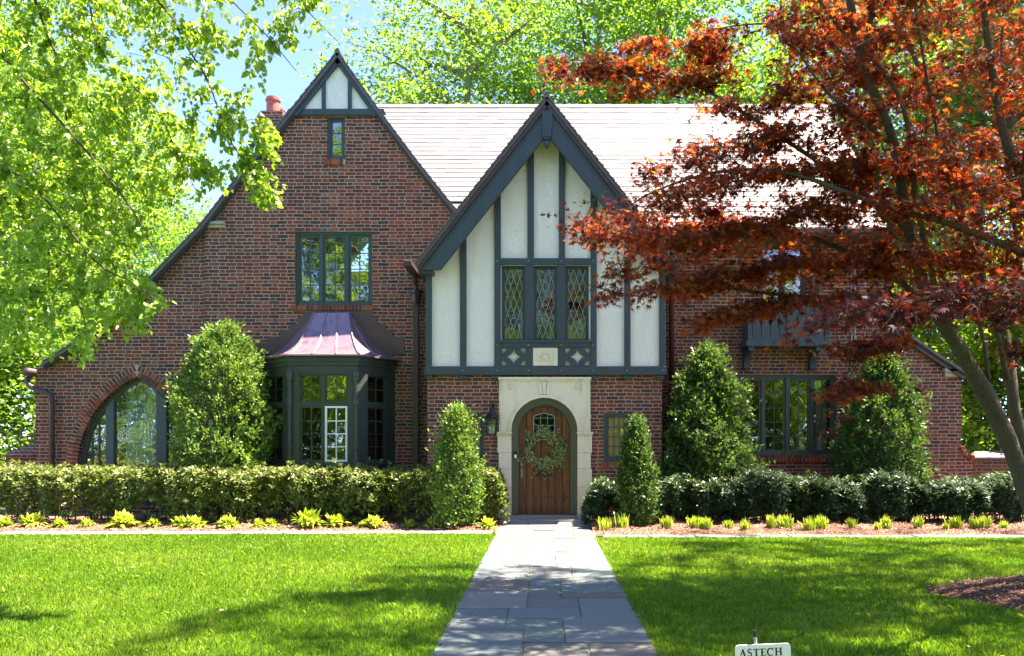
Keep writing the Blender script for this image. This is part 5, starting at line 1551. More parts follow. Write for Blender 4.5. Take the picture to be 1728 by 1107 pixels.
    q.build('stem', M['bark_dark'], t_)
    return t_
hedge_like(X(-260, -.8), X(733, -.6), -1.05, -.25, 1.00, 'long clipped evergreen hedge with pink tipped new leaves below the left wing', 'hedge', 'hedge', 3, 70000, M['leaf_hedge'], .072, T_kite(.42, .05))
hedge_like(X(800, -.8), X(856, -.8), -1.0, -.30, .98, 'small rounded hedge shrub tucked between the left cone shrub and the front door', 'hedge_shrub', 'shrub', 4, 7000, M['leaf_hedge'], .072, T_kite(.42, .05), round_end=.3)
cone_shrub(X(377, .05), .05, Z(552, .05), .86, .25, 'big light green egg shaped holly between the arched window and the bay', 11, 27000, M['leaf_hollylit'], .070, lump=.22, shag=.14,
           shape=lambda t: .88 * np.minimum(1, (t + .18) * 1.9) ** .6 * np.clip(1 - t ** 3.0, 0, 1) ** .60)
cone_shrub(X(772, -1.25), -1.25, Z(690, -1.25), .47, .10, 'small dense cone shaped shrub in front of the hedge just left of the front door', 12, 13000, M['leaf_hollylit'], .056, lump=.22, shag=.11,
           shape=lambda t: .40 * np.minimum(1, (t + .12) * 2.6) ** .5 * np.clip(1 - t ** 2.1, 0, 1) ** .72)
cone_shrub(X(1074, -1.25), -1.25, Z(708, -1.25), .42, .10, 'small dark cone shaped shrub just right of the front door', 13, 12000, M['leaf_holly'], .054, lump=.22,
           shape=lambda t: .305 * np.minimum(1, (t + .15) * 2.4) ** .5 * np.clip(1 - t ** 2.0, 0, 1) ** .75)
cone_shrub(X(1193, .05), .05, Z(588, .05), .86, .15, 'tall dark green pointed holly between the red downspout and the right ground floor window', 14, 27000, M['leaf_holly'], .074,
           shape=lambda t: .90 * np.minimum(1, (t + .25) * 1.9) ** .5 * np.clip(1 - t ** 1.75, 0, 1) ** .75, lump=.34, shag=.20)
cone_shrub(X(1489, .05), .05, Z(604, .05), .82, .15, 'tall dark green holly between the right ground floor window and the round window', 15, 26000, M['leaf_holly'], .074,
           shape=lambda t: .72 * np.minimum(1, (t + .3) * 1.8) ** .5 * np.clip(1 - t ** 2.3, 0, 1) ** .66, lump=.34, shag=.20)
lt = T_kite(.30, .05)
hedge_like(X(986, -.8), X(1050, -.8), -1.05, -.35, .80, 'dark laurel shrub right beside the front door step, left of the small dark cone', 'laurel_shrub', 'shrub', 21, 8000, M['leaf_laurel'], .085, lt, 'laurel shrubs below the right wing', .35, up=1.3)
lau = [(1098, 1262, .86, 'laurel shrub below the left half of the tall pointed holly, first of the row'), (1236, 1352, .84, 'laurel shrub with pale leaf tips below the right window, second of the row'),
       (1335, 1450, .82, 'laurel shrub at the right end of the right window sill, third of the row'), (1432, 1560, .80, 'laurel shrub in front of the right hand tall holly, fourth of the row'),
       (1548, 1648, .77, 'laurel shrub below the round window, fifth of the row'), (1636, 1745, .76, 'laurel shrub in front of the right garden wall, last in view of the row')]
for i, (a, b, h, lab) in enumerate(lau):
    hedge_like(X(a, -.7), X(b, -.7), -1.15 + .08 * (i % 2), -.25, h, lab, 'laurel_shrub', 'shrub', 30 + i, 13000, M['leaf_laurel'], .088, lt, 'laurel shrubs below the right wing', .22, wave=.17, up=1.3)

def hosta(name, x, y, s, seed, label, group, col):
    s = s * (1.25 if col else 1.12)
    rg = np.random.default_rng(seed); t_ = thing(name, (x, y, 0), label, 'plant', group); z0 = bed_z(x, y, edge_y(x) + .36)
    V, Fc, A = [], [], []
    n = int((95 if col else 56) + rg.integers(0, 20)); s = s * rg.uniform(.62, 1.15)
    for k in range(n):
        a = rg.random() * 6.283; out = (rg.uniform(.25, 1.15) if col else abs(rg.normal(.55, .28)) * .55); L = s * rg.uniform(.75, 1.1); w = s * (rg.uniform(.16, .25) if col else rg.uniform(.10, .17)); L = L * (.88 if col else 1)
        c, s_ = math.cos(a), math.sin(a); b0 = rg.normal(0, .035 * s / .25, 2) * (1.0 if col else 1.5)
        b = len(V); rr_ = rg.random()
        for j in range(5):
            t = j / 4; r = out * L * t ** 1.3; zz = L * (t * 1.15 - .55 * t * t * out * 1.5) if not col else L * (t * (1.25 - .35 * out) - .78 * t * t * out); ww = w * (math.sin(math.pi * (.12 + .86 * t)) ** .8) * .5
            px, py = x + b0[0] + c * r, y + b0[1] + s_ * r
            V += [(px - s_ * ww, py + c * ww, z0 + zz), (px + s_ * ww, py - c * ww, z0 + zz)]
            A += [rr_, rr_]
            if j: Fc.append([b + 2 * j - 2, b + 2 * j - 1, b + 2 * j + 1, b + 2 * j])
    me = bpy.data.meshes.new('foliage'); me.from_pydata(V, [], Fc); me.materials.append(M['leaf_hosta'])
    at = me.attributes.new('rnd', 'FLOAT', 'POINT'); at.data.foreach_set('value', A)
    link(bpy.data.objects.new('foliage', me), t_)
hl_ = [8, 56, 101, 143, 208, 258, 303, 330, 389, 434, 452, 515, 570, 606, 636, 690, 726]
hs_ = [.20, .25, .24, .20, .27, .22, .19, .22, .24, .17, .23, .26, .25, .16, .22, .19, .20]
for k, (px, s) in enumerate(zip(hl_[::-1], hs_[::-1])):
    yy = -1.32 + rnd.uniform(-.06, .06)
    hosta('lime_perennial', X(px + rnd.uniform(-7, 7), yy), yy, s, 100 + k, '%s lime green clump before the left hedge, counting leftward from the cone shrub' % ORD[k], 'lime green clumps along the left bed', True)
hosta('lime_perennial', X(822, -1.45), -1.45, .19, 150, 'lime green clump at the corner of the walk, right of the small left cone shrub', 'lime green clumps along the left bed', True)
hr_ = [1021, 1048, 1126, 1171, 1190, 1230, 1258, 1302, 1325, 1364, 1388, 1438, 1482, 1495, 1548, 1596, 1612, 1646, 1662, 1694]
hs2 = [.19, .23, .22, .21, .17, .17, .19, .22, .20, .21, .19, .18, .15, .18, .20, .16, .18, .17, .18, .16]
for k, (px, s) in enumerate(zip(hr_, hs2)):
    yy = -1.72 + rnd.uniform(-.07, .10)
    hosta('yellow_green_sprout', X(px, yy), yy, s, 200 + k, '%s upright yellow green sprout clump on the right bed, counting from the walk' % ORD[k], 'upright sprout clumps along the right bed', False)

# bark chips strewn on the beds
def chips(name, n, xs, ys, zf, seed, label=None, sz=(.018, .045)):
    rg = np.random.default_rng(seed)
    x = rg.uniform(*xs, n); y = ys(x, rg.random(n)); z = zf(x, y)
    keep = ~np.isnan(z); x, y, z = x[keep], y[keep], z[keep]; n = len(x)
    d = rg.normal(0, 1, (n, 3)); d[:, 2] *= .35; nn = np.array([[0, 0, 1.0]]) + rg.normal(0, .35, (n, 3))
    o = leaves(name, M['chip'], np.array([(-.16, 0, 0), (.16, .05, 0), (.12, 1, 0), (-.14, .9, 0)]), np.stack([x, y, z + .008], 1), d, nn, rg.uniform(*sz, n))
    tag(o, kind='stuff')
def bz(x, y):
    e = np.where(x < 0, -2.12 + .02 * (x + .8), -2.72 + .02 * np.sin(x * .6)) + .36
    z = .014 + .075 * np.clip((y - e) / 1.2, 0, 1) + .012 * np.sin(x * 5.1 + y * 3) + .010 * np.sin(x * 11.3 - y * 7)
    return np.where((x > -.80) & (x < .82), np.nan, z)
chips('mulch', 34000, (-9.2, 8.8), lambda x, r: np.where(x < 0, -2.12 + .02 * (x + .8), -2.72 + .02 * np.sin(x * .6)) + .37 + r * 1.35, bz, 61)
# mulch ring round the maple
mcx, mcy, mrx, mry = 5.15, 7.95 - D, 1.35, 1.02
q = MB(); nr_, na_ = 10, 48; vs = []
def mound(x, y):
    r = np.sqrt(((x - mcx) / mrx) ** 2 + ((y - mcy) / mry) ** 2) / (1 + .05 * np.sin(np.arctan2(y - mcy, x - mcx) * 5))
    return np.where(r > 1, np.nan, .015 + .14 * (1 - np.clip(r, 0, 1) ** 2))
for j in range(nr_ + 1):
    for k in range(na_):
        a = 2 * math.pi * k / na_; rr_ = (j / nr_) * (1 + .05 * math.sin(a * 5)); vs.append((mcx + mrx * rr_ * math.cos(a), mcy + mry * rr_ * math.sin(a), .015 + .14 * (1 - (j / nr_) ** 2) if j < nr_ else .0))
q.add(vs, [[j * na_ + k, (j + 1) * na_ + k, (j + 1) * na_ + (k + 1) % na_, j * na_ + (k + 1) % na_] for j in range(nr_) for k in range(na_)])
tag(q.build('mulch_mound', M['soil'], smooth=True), kind='structure')
chips('mulch', 9000, (mcx - 1.5, mcx + 1.5), lambda x, r: mcy - 1.1 + r * 2.2, mound, 62, sz=(.015, .05))

# ------------------------------------------------------------------ lawn blades
def grass():
    rg = np.random.default_rng(9)
    XX, YY, WW, HH = [], [], [], []
    for (d0, d1, dens, w, h) in ((5.2, 7.0, 7000, .0058, .046), (7.0, 9.0, 5200, .0068, .046), (9.0, 11.0, 3900, .0082, .044), (11.0, 13.6, 2900, .0098, .042)):
        x0, x1 = -(CX + 420) / F * d1, (1728 - CX + 420) / F * d1
        n = int((x1 - x0) * (d1 - d0) * dens); x = rg.uniform(x0, x1, n); y = rg.uniform(d0, d1, n) - D
        e = np.where(x < 0, -2.12 + .02 * (x + .8), -2.72 + .02 * np.sin(x * .6))
        keep = (y < e - .005) & ((x < -.772) | (x > .785)) & np.isnan(mound(x, y)) & (np.abs(x / (y + D)) < 1.0) & (np.abs(x) < 11)
        x, y = x[keep], y[keep]
        XX.append(x); YY.append(y); WW.append(np.full(len(x), w)); HH.append(np.full(len(x), h))
    x, y, w, h = map(np.concatenate, (XX, YY, WW, HH)); n = len(x)
    tuft = np.sin(x * 9.1 + np.sin(y * 7.3) * 2) * np.sin(y * 10.7 + np.sin(x * 5.9) * 2)
    big = np.sin(x * 1.7 + np.sin(y * 1.1)) * np.sin(y * 1.9 + 1 + np.sin(x * .8))
    h = h * rg.uniform(.6, 1.45, n) * (1 + .22 * tuft + .12 * big)
    a = rg.random(n) * 2 * math.pi; la = rg.random(n) * 2 * math.pi + tuft; ln = np.abs(rg.normal(.35, .28, n))
    wx, wy = np.cos(a) * w / 2, np.sin(a) * w / 2; lx, ly = np.cos(la) * ln * h, np.sin(la) * ln * h
    z = np.zeros(n)
    v = np.stack([np.stack([x - wx, y - wy, z], 1), np.stack([x + wx, y + wy, z], 1), np.stack([x + lx * .35 + wx * .8, y + ly * .35 + wy * .8, h * .6], 1),
                  np.stack([x + lx, y + ly, h * (1 - .25 * ln)], 1), np.stack([x + lx * .35 - wx * .8, y + ly * .35 - wy * .8, h * .6], 1)], 1)
    me = bpy.data.meshes.new('grass'); me.vertices.add(n * 5); me.vertices.foreach_set('co', v.reshape(-1).astype(np.float32))
    me.loops.add(n * 5); me.loops.foreach_set('vertex_index', np.arange(n * 5, dtype=np.int32))
    me.polygons.add(n); me.polygons.foreach_set('loop_start', np.arange(0, n * 5, 5, dtype=np.int32)); me.polygons.foreach_set('loop_total', np.full(n, 5, dtype=np.int32))
    me.update(calc_edges=True)
    r = np.clip(rg.random(n) * .70 + .12 * tuft + .16 * big + .07 * np.sin(x * .9 + 1.3 * y) + .10, 0, .93); r[rg.random(n) < .02 + .05 * (big > .6)] = 1.0
    at = me.attributes.new('rnd', 'FLOAT', 'POINT'); at.data.foreach_set('value', np.repeat(r, 5).astype(np.float32))
    me.materials.append(M['blade']); o = bpy.data.objects.new('grass', me); link(o); tag(o, kind='stuff')
grass()

# ------------------------------------------------------------------ trees
def smooth_path(pts, k=5):
    P_ = [np.array(p, float) for p in pts]; out = []
    for i in range(len(P_) - 1):
        p0, p1, p2, p3 = P_[max(i - 1, 0)], P_[i], P_[i + 1], P_[min(i + 2, len(P_) - 1)]
        for j in range(k):
            t = j / k; out.append(.5 * ((2 * p1) + (-p0 + p2) * t + (2 * p0 - 5 * p1 + 4 * p2 - p3) * t * t + (-p0 + 3 * p1 - 3 * p2 + p3) * t ** 3))
    out.append(P_[-1]); return out
def canopy(t_, limbs, ends, rg, mat, tmpl, lsize, lper, tlen, leaf_fn, bark, twig_r=.006, droop=.15, foliage='foliage', maxn=None):
    """limbs: list of (points, r0, r1). ends: (n,3) twig tips. Each tip is joined to the nearest limb; leaves sit on its outer part."""
    q = MB(); LP, LR = [], []
    for pts, r0, r1 in limbs:
        sp = smooth_path(pts); n = len(sp)
        rr_ = [r0 + (r1 - r0) * (i / (n - 1)) ** .8 for i in range(n)]
        q.tube([tuple(p) for p in sp], [a_ * (1 + (.07 * math.sin(k_ * 1.7) + .05 * math.sin(k_ * .6 + 1) if r0 > .05 else .04 * math.sin(k_ * 1.9))) for k_, a_ in enumerate(rr_)], 12 if r0 > .05 else 6)
        LP += sp; LR += rr_
    q.build('trunk' if foliage == 'foliage' else 'strand', bark, t_, smooth=True)
    LP = np.array(LP)
    q = MB(); PP, DD, BB = [], [], []
    nodes = LP.copy(); order = None
    dist0 = np.array([np.min(np.sum((LP - e) ** 2, 1)) for e in ends]); order = np.argsort(dist0)
    acc = [LP]; pool = LP
    for cnt, i in enumerate(order):
        e = ends[i]
        dv = np.sum((pool - e) ** 2, 1); k = int(np.argmin(dv)); s = pool[k]
        L = math.sqrt(dv[k])
        mid = (s + e) / 2 + rg.normal(0, .06 * min(L, 1), 3) + np.array([0, 0, droop * L])
        pts = [s, s * .25 + mid * .75 * 1.0 if False else (s + mid) / 2 + rg.normal(0, .02 * min(L, 1), 3), mid, (mid + e) / 2 + np.array([0, 0, droop * L * .25]), e]
        r = twig_r * (1 + min(L, 2.5) * .9)
        q.tube([tuple(p) for p in pts], [r, r * .85, r * .7, r * .5, twig_r * .3], 4, cap=False)
        if cnt % 3 == 0 and L > .15: pool = np.vstack([pool, (mid + e)[None] / 2, mid[None]])
        # leaves
        tl = min(tlen, L + .02); seg = (e - mid) if np.linalg.norm(e - mid) > 1e-3 else np.array([0, 0, -1.0])
        dr = seg / np.linalg.norm(seg)
        for j in range(lper):
            f_ = j / lper; p = e - dr * tl * f_
            PP.append(p); DD.append(dr); BB.append(j)
    q.build('branches', bark, t_)
    PP, DD, BB = np.array(PP), np.array(DD), np.array(BB)
    p, d, nn, sz, rv = leaf_fn(rg, PP, DD, BB)
    leaves(foliage, mat, tmpl, p, d, nn, sz * lsize, rv, t_)

def px_ends(rg, poly, n, d0, d1):
    xs = [p[0] for p in poly]; ys = [p[1] for p in poly]; out = []
    while len(out) < n:
        a = rg.uniform(min(xs), max(xs), 4 * n); b = rg.uniform(min(ys), max(ys), 4 * n); ok = inpoly(a, b, poly)
        for u, v in zip(a[ok], b[ok]):
            out.append(P3(u, v, rg.uniform(d0, d1)))
            if len(out) >= n: break
    return np.array(out)
def LB(spec, r0, r1): return ([P3(*s) for s in spec], r0, r1)

def maple():
    rg = np.random.default_rng(17)
    base = P3(1795, 1012, 7.9)
    t_ = thing('red_maple', tuple(base * (1, 1, 0)), 'large red leaved japanese maple with slanting trunks in the right foreground', 'tree')
    limbs = [LB([(1700, 640, 7.9), (1662, 480, 7.6), (1600, 300, 7.4), (1562, 120, 7.3), (1530, -80, 7.2)], .030, .010),
             LB([(1738, 560, 8.0), (1702, 300, 8.1), (1690, 100, 8.2), (1700, -60, 8.3)], .026, .010), LB([(1668, 640, 7.9), (1640, 520, 7.4), (1500, 380, 7.2), (1470, 230, 7.0), (1380, 120, 6.9)], .022, .006),
             LB([(1800, 1030, 7.9), (1728, 815, 7.9), (1682, 702, 7.9), (1628, 604, 7.85), (1596, 552, 7.8), (1560, 480, 7.7), (1532, 380, 7.6), (1508, 240, 7.4), (1457, 108, 7.2), (1425, -60, 7.0), (1400, -300, 7)], .098, .025),
             LB([(1815, 1030, 8.1), (1738, 800, 8.2), (1712, 690, 8.2), (1694, 560, 8.3), (1650, 450, 8.4), (1610, 300, 8.6), (1565, 150, 8.8), (1500, 0, 9)], .075, .02),
             LB([(1835, 1030, 7.8), (1800, 700, 7.4), (1750, 420, 7.1), (1728, 307, 7.0), (1692, 217, 6.9), (1660, 11, 6.8), (1640, -180, 6.8)], .07, .02),
             LB([(1600, 562, 7.8), (1500, 460, 8.0), (1356, 397, 8.3), (1250, 378, 8.6), (1124, 397, 9.0), (1040, 402, 9.2), (975, 410, 9.3)], .040, .006),
             LB([(1760, 440, 7.2), (1600, 376, 7.0), (1520, 356, 7.0), (1439, 329, 7.0), (1320, 289, 7.1), (1200, 292, 7.4), (1100, 325, 7.7), (1060, 350, 7.8)], .035, .006),
             LB([(1590, 540, 7.7), (1548, 350, 7.4), (1540, 278, 7.3), (1523, 177, 7.2), (1470, 95, 7.1), (1403, 32, 7.0), (1340, -80, 7)], .035, .012),
             LB([(1536, 390, 7.6), (1420, 300, 7.8), (1323, 235, 7.9), (1222, 170, 8.1), (1150, 137, 8.2), (1040, 122, 8.3), (930, 116, 8.4)], .030, .005),
             LB([(1575, 500, 7.7), (1449, 502, 7.7), (1350, 500, 7.8), (1271, 492, 7.9), (1150, 478, 8.1), (1080, 500, 8.2), (990, 480, 8.3)], .028, .005),
             LB([(1840, 700, 7.5), (1790, 520, 6.3), (1700, 485, 5.9), (1560, 505, 5.7), (1440, 530, 5.6), (1370, 560, 5.6)], .04, .006),
             LB([(1575, 510, 7.7), (1500, 560, 7.4), (1450, 610, 7.3), (1410, 680, 7.3)], .018, .004),
             LB([(1460, 120, 7.2), (1380, 60, 7.6), (1290, 40, 8.0), (1200, 50, 8.3)], .02, .005),
             LB([(1500, 240, 7.4), (1400, 160, 6.8), (1330, 60, 6.4)], .02, .006),
             LB([(1692, 217, 6.9), (1850, 100, 7.5), (2050, 60, 8.5), (2300, 30, 9.5)], .04, .01), LB([(1800, 700, 7.4), (1950, 420, 7.6), (2150, 250, 8), (2400, 180, 8.5)], .05, .012),
             LB([(1728, 307, 7.0), (1760, 60, 6.2), (1800, -300, 5.5), (1850, -600, 5.0)], .04, .01), LB([(1457, 108, 7.2), (1500, -150, 6.2), (1560, -400, 5.6)], .03, .01),
             LB([(1850, 200, 7.6), (2000, 0, 9.5), (2050, -120, 11)], .03, .01),
             ([P3(1400, -300, 7), (2.6, -8.6, 8.2), (2.2, -8.4, 9.2), (1.6, -8.0, 9.6)], .03, .01), ([P3(1400, -300, 7), (3.6, -8.8, 8.0), (5.0, -8.0, 9.2), (6.4, -5.5, 10.2), (8.0, -2.5, 11.4), (10.5, -.5, 12.2)], .04, .012),  # limbs up to the added, unseen shade canopy
             ([P3(1640, -180, 6.8), (4.2, -9.5, 8.2), (5.5, -10.0, 9.2)], .03, .01), ([P3(1640, -180, 6.8), (2.8, -9.6, 8.0), (2.0, -10.2, 9.3)], .03, .01)]
    E = []
    def R(poly, n, d0, d1): E.append(px_ends(rg, poly, n, d0, d1))
    R([(1300, -60), (1760, -60), (1760, 330), (1600, 380), (1520, 300), (1400, 230), (1330, 130)], 470, 6.2, 9.6)
    R([(1380, 0), (1500, 0), (1490, 230), (1400, 200)], 110, 6.8, 9)
    R([(1480, 230), (1760, 300), (1760, 480), (1640, 500), (1560, 470), (1500, 400)], 260, 6.6, 9.2)
    R([(905, 108), (960, 108), (1080, 82), (1210, 38), (1235, 90), (1215, 150), (1110, 150), (1060, 158), (1000, 148), (925, 135)], 130, 7.9, 8.7)
    R([(1170, 165), (1290, 160), (1300, 30), (1350, 30), (1400, 230), (1300, 260), (1200, 200)], 105, 7.4, 8.4)
    R([(1150, 60), (1250, 70), (1240, 180), (1170, 170)], 38, 7.9, 8.6)
    R([(1050, 330), (1130, 260), (1240, 235), (1330, 250), (1470, 260), (1500, 340), (1400, 370), (1280, 330), (1180, 340), (1100, 345)], 280, 7.0, 8.3)
    R([(945, 362), (1000, 345), (1100, 340), (1230, 335), (1250, 400), (1120, 440), (1000, 432), (960, 400)], 160, 8.2, 9.4)
    R([(1120, 350), (1500, 350), (1560, 440), (1500, 470), (1350, 455), (1200, 450), (1110, 430)], 240, 7.4, 9)
    R([(970, 484), (1060, 455), (1200, 440), (1500, 450), (1530, 500), (1440, 530), (1250, 520), (1180, 555), (1110, 520), (1020, 492)], 230, 7.4, 8.5)
    R([(1170, 520), (1330, 520), (1340, 575), (1290, 560), (1180, 552)], 42, 7.4, 8.1)
    R([(1500, 450), (1760, 455), (1760, 520), (1600, 550), (1500, 540)], 90, 7, 8.4)
    R([(1390, 565), (1530, 560), (1550, 640), (1440, 690), (1390, 720), (1400, 640)], 64, 7.0, 7.6)
    R([(1800, -500), (2500, -400), (2500, 250), (1850, 350), (1760, 300)], 620, 5.6, 10.5)
    R([(1400, -500), (1850, -700), (1850, -60), (1350, -60)], 300, 5.2, 8.2)
    R([(1760, 200), (2300, 100), (2300, 420), (1760, 500)], 170, 6.5, 9)
    R([(1550, -140), (2050, -160), (2050, 90), (1600, 100)], 240, 9.5, 13)
    E = np.vstack(E)
    rr_ = np.hypot(E[:, 0] - 3.4, E[:, 1] + 7.9); hq = E[:, 2] + .13 * rr_ + .06 * np.sin(E[:, 0] * 2.1) + .06 * np.sin(E[:, 1] * 2.7)
    E[:, 2] += (np.round(hq / .40) * .40 - hq) * .80               # foliage held in thin tiers
    G_ = np.array([(-1.9, 9.9), (-.5, 10.1), (.8, 9.5), (1.6, 12.2), (8.6, 12.6), (9.0, 4.2), (-2.7, 4.2), (-3.2, 6.0), (-2.9, 7.1), (-2.2, 8.6)])
    shade_ends = []
    while len(shade_ends) < 2900:                                        # unseen high canopy, added and shaped to cast the lawn shade
        gx_, gd_ = rg.uniform(-3.3, 9.0, 64), rg.uniform(4.2, 12.6, 64); ok_ = inpoly(gx_, gd_, [tuple(q_) for q_ in G_]) & (np.sin(gx_ * 2.3 + 1) * np.sin(gd_ * 2.9) > -.6)
        for a_, b_ in zip(gx_[ok_], gd_[ok_]):
            z_ = rg.uniform(8.0, 10.2) + max(0, b_ - 9.5) * .95; shade_ends.append((a_ + to_sun.x / to_sun.z * z_, b_ - D + to_sun.y / to_sun.z * z_, z_))
    for k_ in range(420):                                         # sparser added canopy out of view, to dapple the right hand bed
        a_, b_ = rg.uniform(1.8, 9.0), rg.uniform(12.6, 16.4); z_ = rg.uniform(11.6, 13.0)
        if math.sin(a_ * 2.1) * math.sin(b_ * 2.3) > -.3: shade_ends.append((a_ + to_sun.x / to_sun.z * z_, b_ - D + to_sun.y / to_sun.z * z_, z_))
    E = np.vstack([E, np.array(shade_ends)])
    def fn(rg, P_, Dd, B):
        n = len(P_); flat = rg.normal(0, 1, (n, 3)) * np.array([1, 1, .25])
        d = unit(Dd * .7 + flat * .9 + np.array([0, 0, -.32])); p = P_ + rg.normal(0, 1, (n, 3)) * np.array([.075, .075, .028])
        nn = np.array([[0, 0, 1.0]]) + rg.normal(0, .55, (n, 3)) + np.array([0, -.35, 0])
        return p, d, nn, rg.uniform(.7, 1.25, n), rg.random(n)
    canopy(t_, limbs, E, rg, M['leaf_maple'], T_maple(), .096, 17, .38, fn, M['bark_maple'], .0035, .08)
    # the dark maroon layer hanging nearest the camera
    E2 = [px_ends(rg, [(1330, 560), (1430, 500), (1560, 475), (1780, 450), (1780, 530), (1600, 548), (1500, 560), (1400, 578)], 110, 5.4, 6.1),
          px_ends(rg, [(1690, 575), (1780, 560), (1780, 610), (1700, 602)], 10, 5.9, 6.1)]
    canopy(t_, [LB([(1790, 520, 6.3), (1740, 590, 6.0), (1700, 595, 6.0)], .01, .004)], np.vstack(E2), rg, M['leaf_maroon'], T_maple(), .092, 13, .30, fn, M['bark_maple'], .0035, .06)
maple()

def lime_tree():
    rg = np.random.default_rng(23)
    t_ = thing('weeping_lime_tree', (-9.4, 8.6 - D, 0), 'bright lime green tree with hanging branches filling the left foreground', 'tree')
    tk = [(-9.4, 8.6 - D, -.1), (-9.3, 8.6 - D, 2.5), (-9.1, 8.5 - D, 5.5), (-8.6, 8.4 - D, 8.5)]
    limbs = [([np.array(p) for p in tk], .22, .10),
             ([np.array(tk[2])] + [P3(*s) for s in ((-300, -150, 8.8), (-60, -200, 8.5), (200, -160, 8.1), (400, -90, 7.8), (560, -10, 7.6))], .07, .006),
             LB([(60, -190, 8.3), (200, -60, 7.9), (283, 20, 7.6), (310, 70, 7.5), (352, 140, 7.4), (385, 230, 7.3), (425, 290, 7.2), (452, 335, 7.2), (462, 365, 7.2)], .014, .003),
             LB([(-60, -200, 8.5), (40, -40, 8.3), (80, 60, 8.2), (100, 110, 8.1), (112, 200, 8.1), (130, 290, 8.0), (160, 380, 8.0), (200, 470, 8), (215, 540, 8)], .016, .004),
             ([np.array(tk[2]), ] + [P3(*s) for s in ((-200, 20, 7.7), (-40, 60, 7.2), (60, 160, 7.0), (150, 260, 6.9), (220, 350, 6.9), (270, 440, 6.9))], .022, .004),
             ([np.array(tk[1])] + [P3(*s) for s in ((-260, 260, 8.4), (-60, 280, 8), (30, 360, 7.8), (90, 440, 7.7), (140, 530, 7.6), (150, 600, 7.6))], .022, .004),
             LB([(200, -160, 8.1), (300, -90, 7.5), (400, 10, 7.3), (450, 60, 7.2), (500, 120, 7.2)], .012, .003), LB([(400, -90, 7.8), (480, -20, 7.7), (540, 40, 7.6), (570, 70, 7.6)], .010, .003),
             LB([(130, -170, 8.2), (150, 0, 7.4), (180, 100, 7.1), (260, 180, 7.0), (300, 260, 7.0), (330, 320, 7)], .012, .003),
             LB([(-60, 280, 8), (40, 300, 7.2), (160, 440, 7.0), (230, 480, 7.0), (290, 530, 7.0)], .012, .003), LB([(-300, -150, 8.8), (-100, 100, 9.3), (0, 200, 9.5), (60, 400, 9.6), (80, 560, 9.6)], .014, .004)]
    E, E_ = [], []
    def R(poly, n, d0, d1): (E_ if n < 100 else E).append(px_ends(rg, poly, n, d0, d1))
    R([(-60, -60), (230, -60), (260, 60), (330, 170), (350, 260), (330, 330), (260, 380), (230, 470), (190, 560), (120, 600), (-60, 600)], 820, 6.8, 9.8)
    R([(230, -60), (420, -60), (400, 60), (300, 110), (250, 60)], 70, 7.2, 8.4)
    R([(270, 30), (440, 30), (470, 110), (420, 190), (440, 260), (360, 260), (330, 180)], 75, 7.1, 7.9)
    R([(400, -40), (560, -40), (560, 30), (520, 95), (470, 90)], 34, 7.2, 7.8)
    R([(410, 250), (470, 210), (482, 300), (472, 345), (440, 355), (405, 330)], 44, 7.1, 7.5)
    R([(300, 260), (400, 270), (390, 340), (320, 340)], 22, 7.1, 7.8)
    R([(200, 480), (270, 475), (300, 530), (250, 560), (190, 600), (130, 640), (90, 620)], 45, 6.9, 7.8)
    R([(-400, -300), (-60, -200), (-60, 500), (-400, 400)], 260, 7, 10)
    E = np.vstack(E)
    def fn(rg, P_, Dd, B):
        n = len(P_); d = unit(Dd * .5 + rg.normal(0, .6, (n, 3)) + np.array([0, 0, -.55])); p = P_ + rg.normal(0, .022, (n, 3))
        nn = np.array([[.3, -.5, .8]]) + rg.normal(0, .6, (n, 3))
        return p, d, nn, rg.uniform(.65, 1.3, n), rg.random(n)
    canopy(t_, limbs, E, rg, M['leaf_lime'], T_heart(), .041, 46, .9, fn, M['bark_dark'], .0026, .22)
    def fn2(rg, P_, Dd, B):
        n = len(P_); sd_ = np.where(B % 2 == 0, 1.0, -1.0)[:, None] * unit(np.cross(Dd, rg.normal(0, 1, (n, 3))))
        d = unit(sd_ * .8 + Dd * .5 + np.array([0, 0, -.6]) + rg.normal(0, .3, (n, 3)))
        return P_ + sd_ * .02 + rg.normal(0, .008, (n, 3)), d, np.array([[.3, -.7, .5]]) + rg.normal(0, .6, (n, 3)), rg.uniform(.75, 1.35, n), rg.random(n)
    E2 = np.vstack(E_); sel = rg.random(len(E2)) < .75; E2 = E2[sel]
    # long loose strands at the edge of the crown
    canopy(t_, [(l[0], l[1] * .3, l[2] * .8) for l in limbs[2:4] + limbs[6:10]], E2, rg, M['leaf_lime'], T_heart(), .047, 20, 1.0, fn2, M['bark_dark'], .0022, .28, foliage='edge_foliage')
lime_tree()

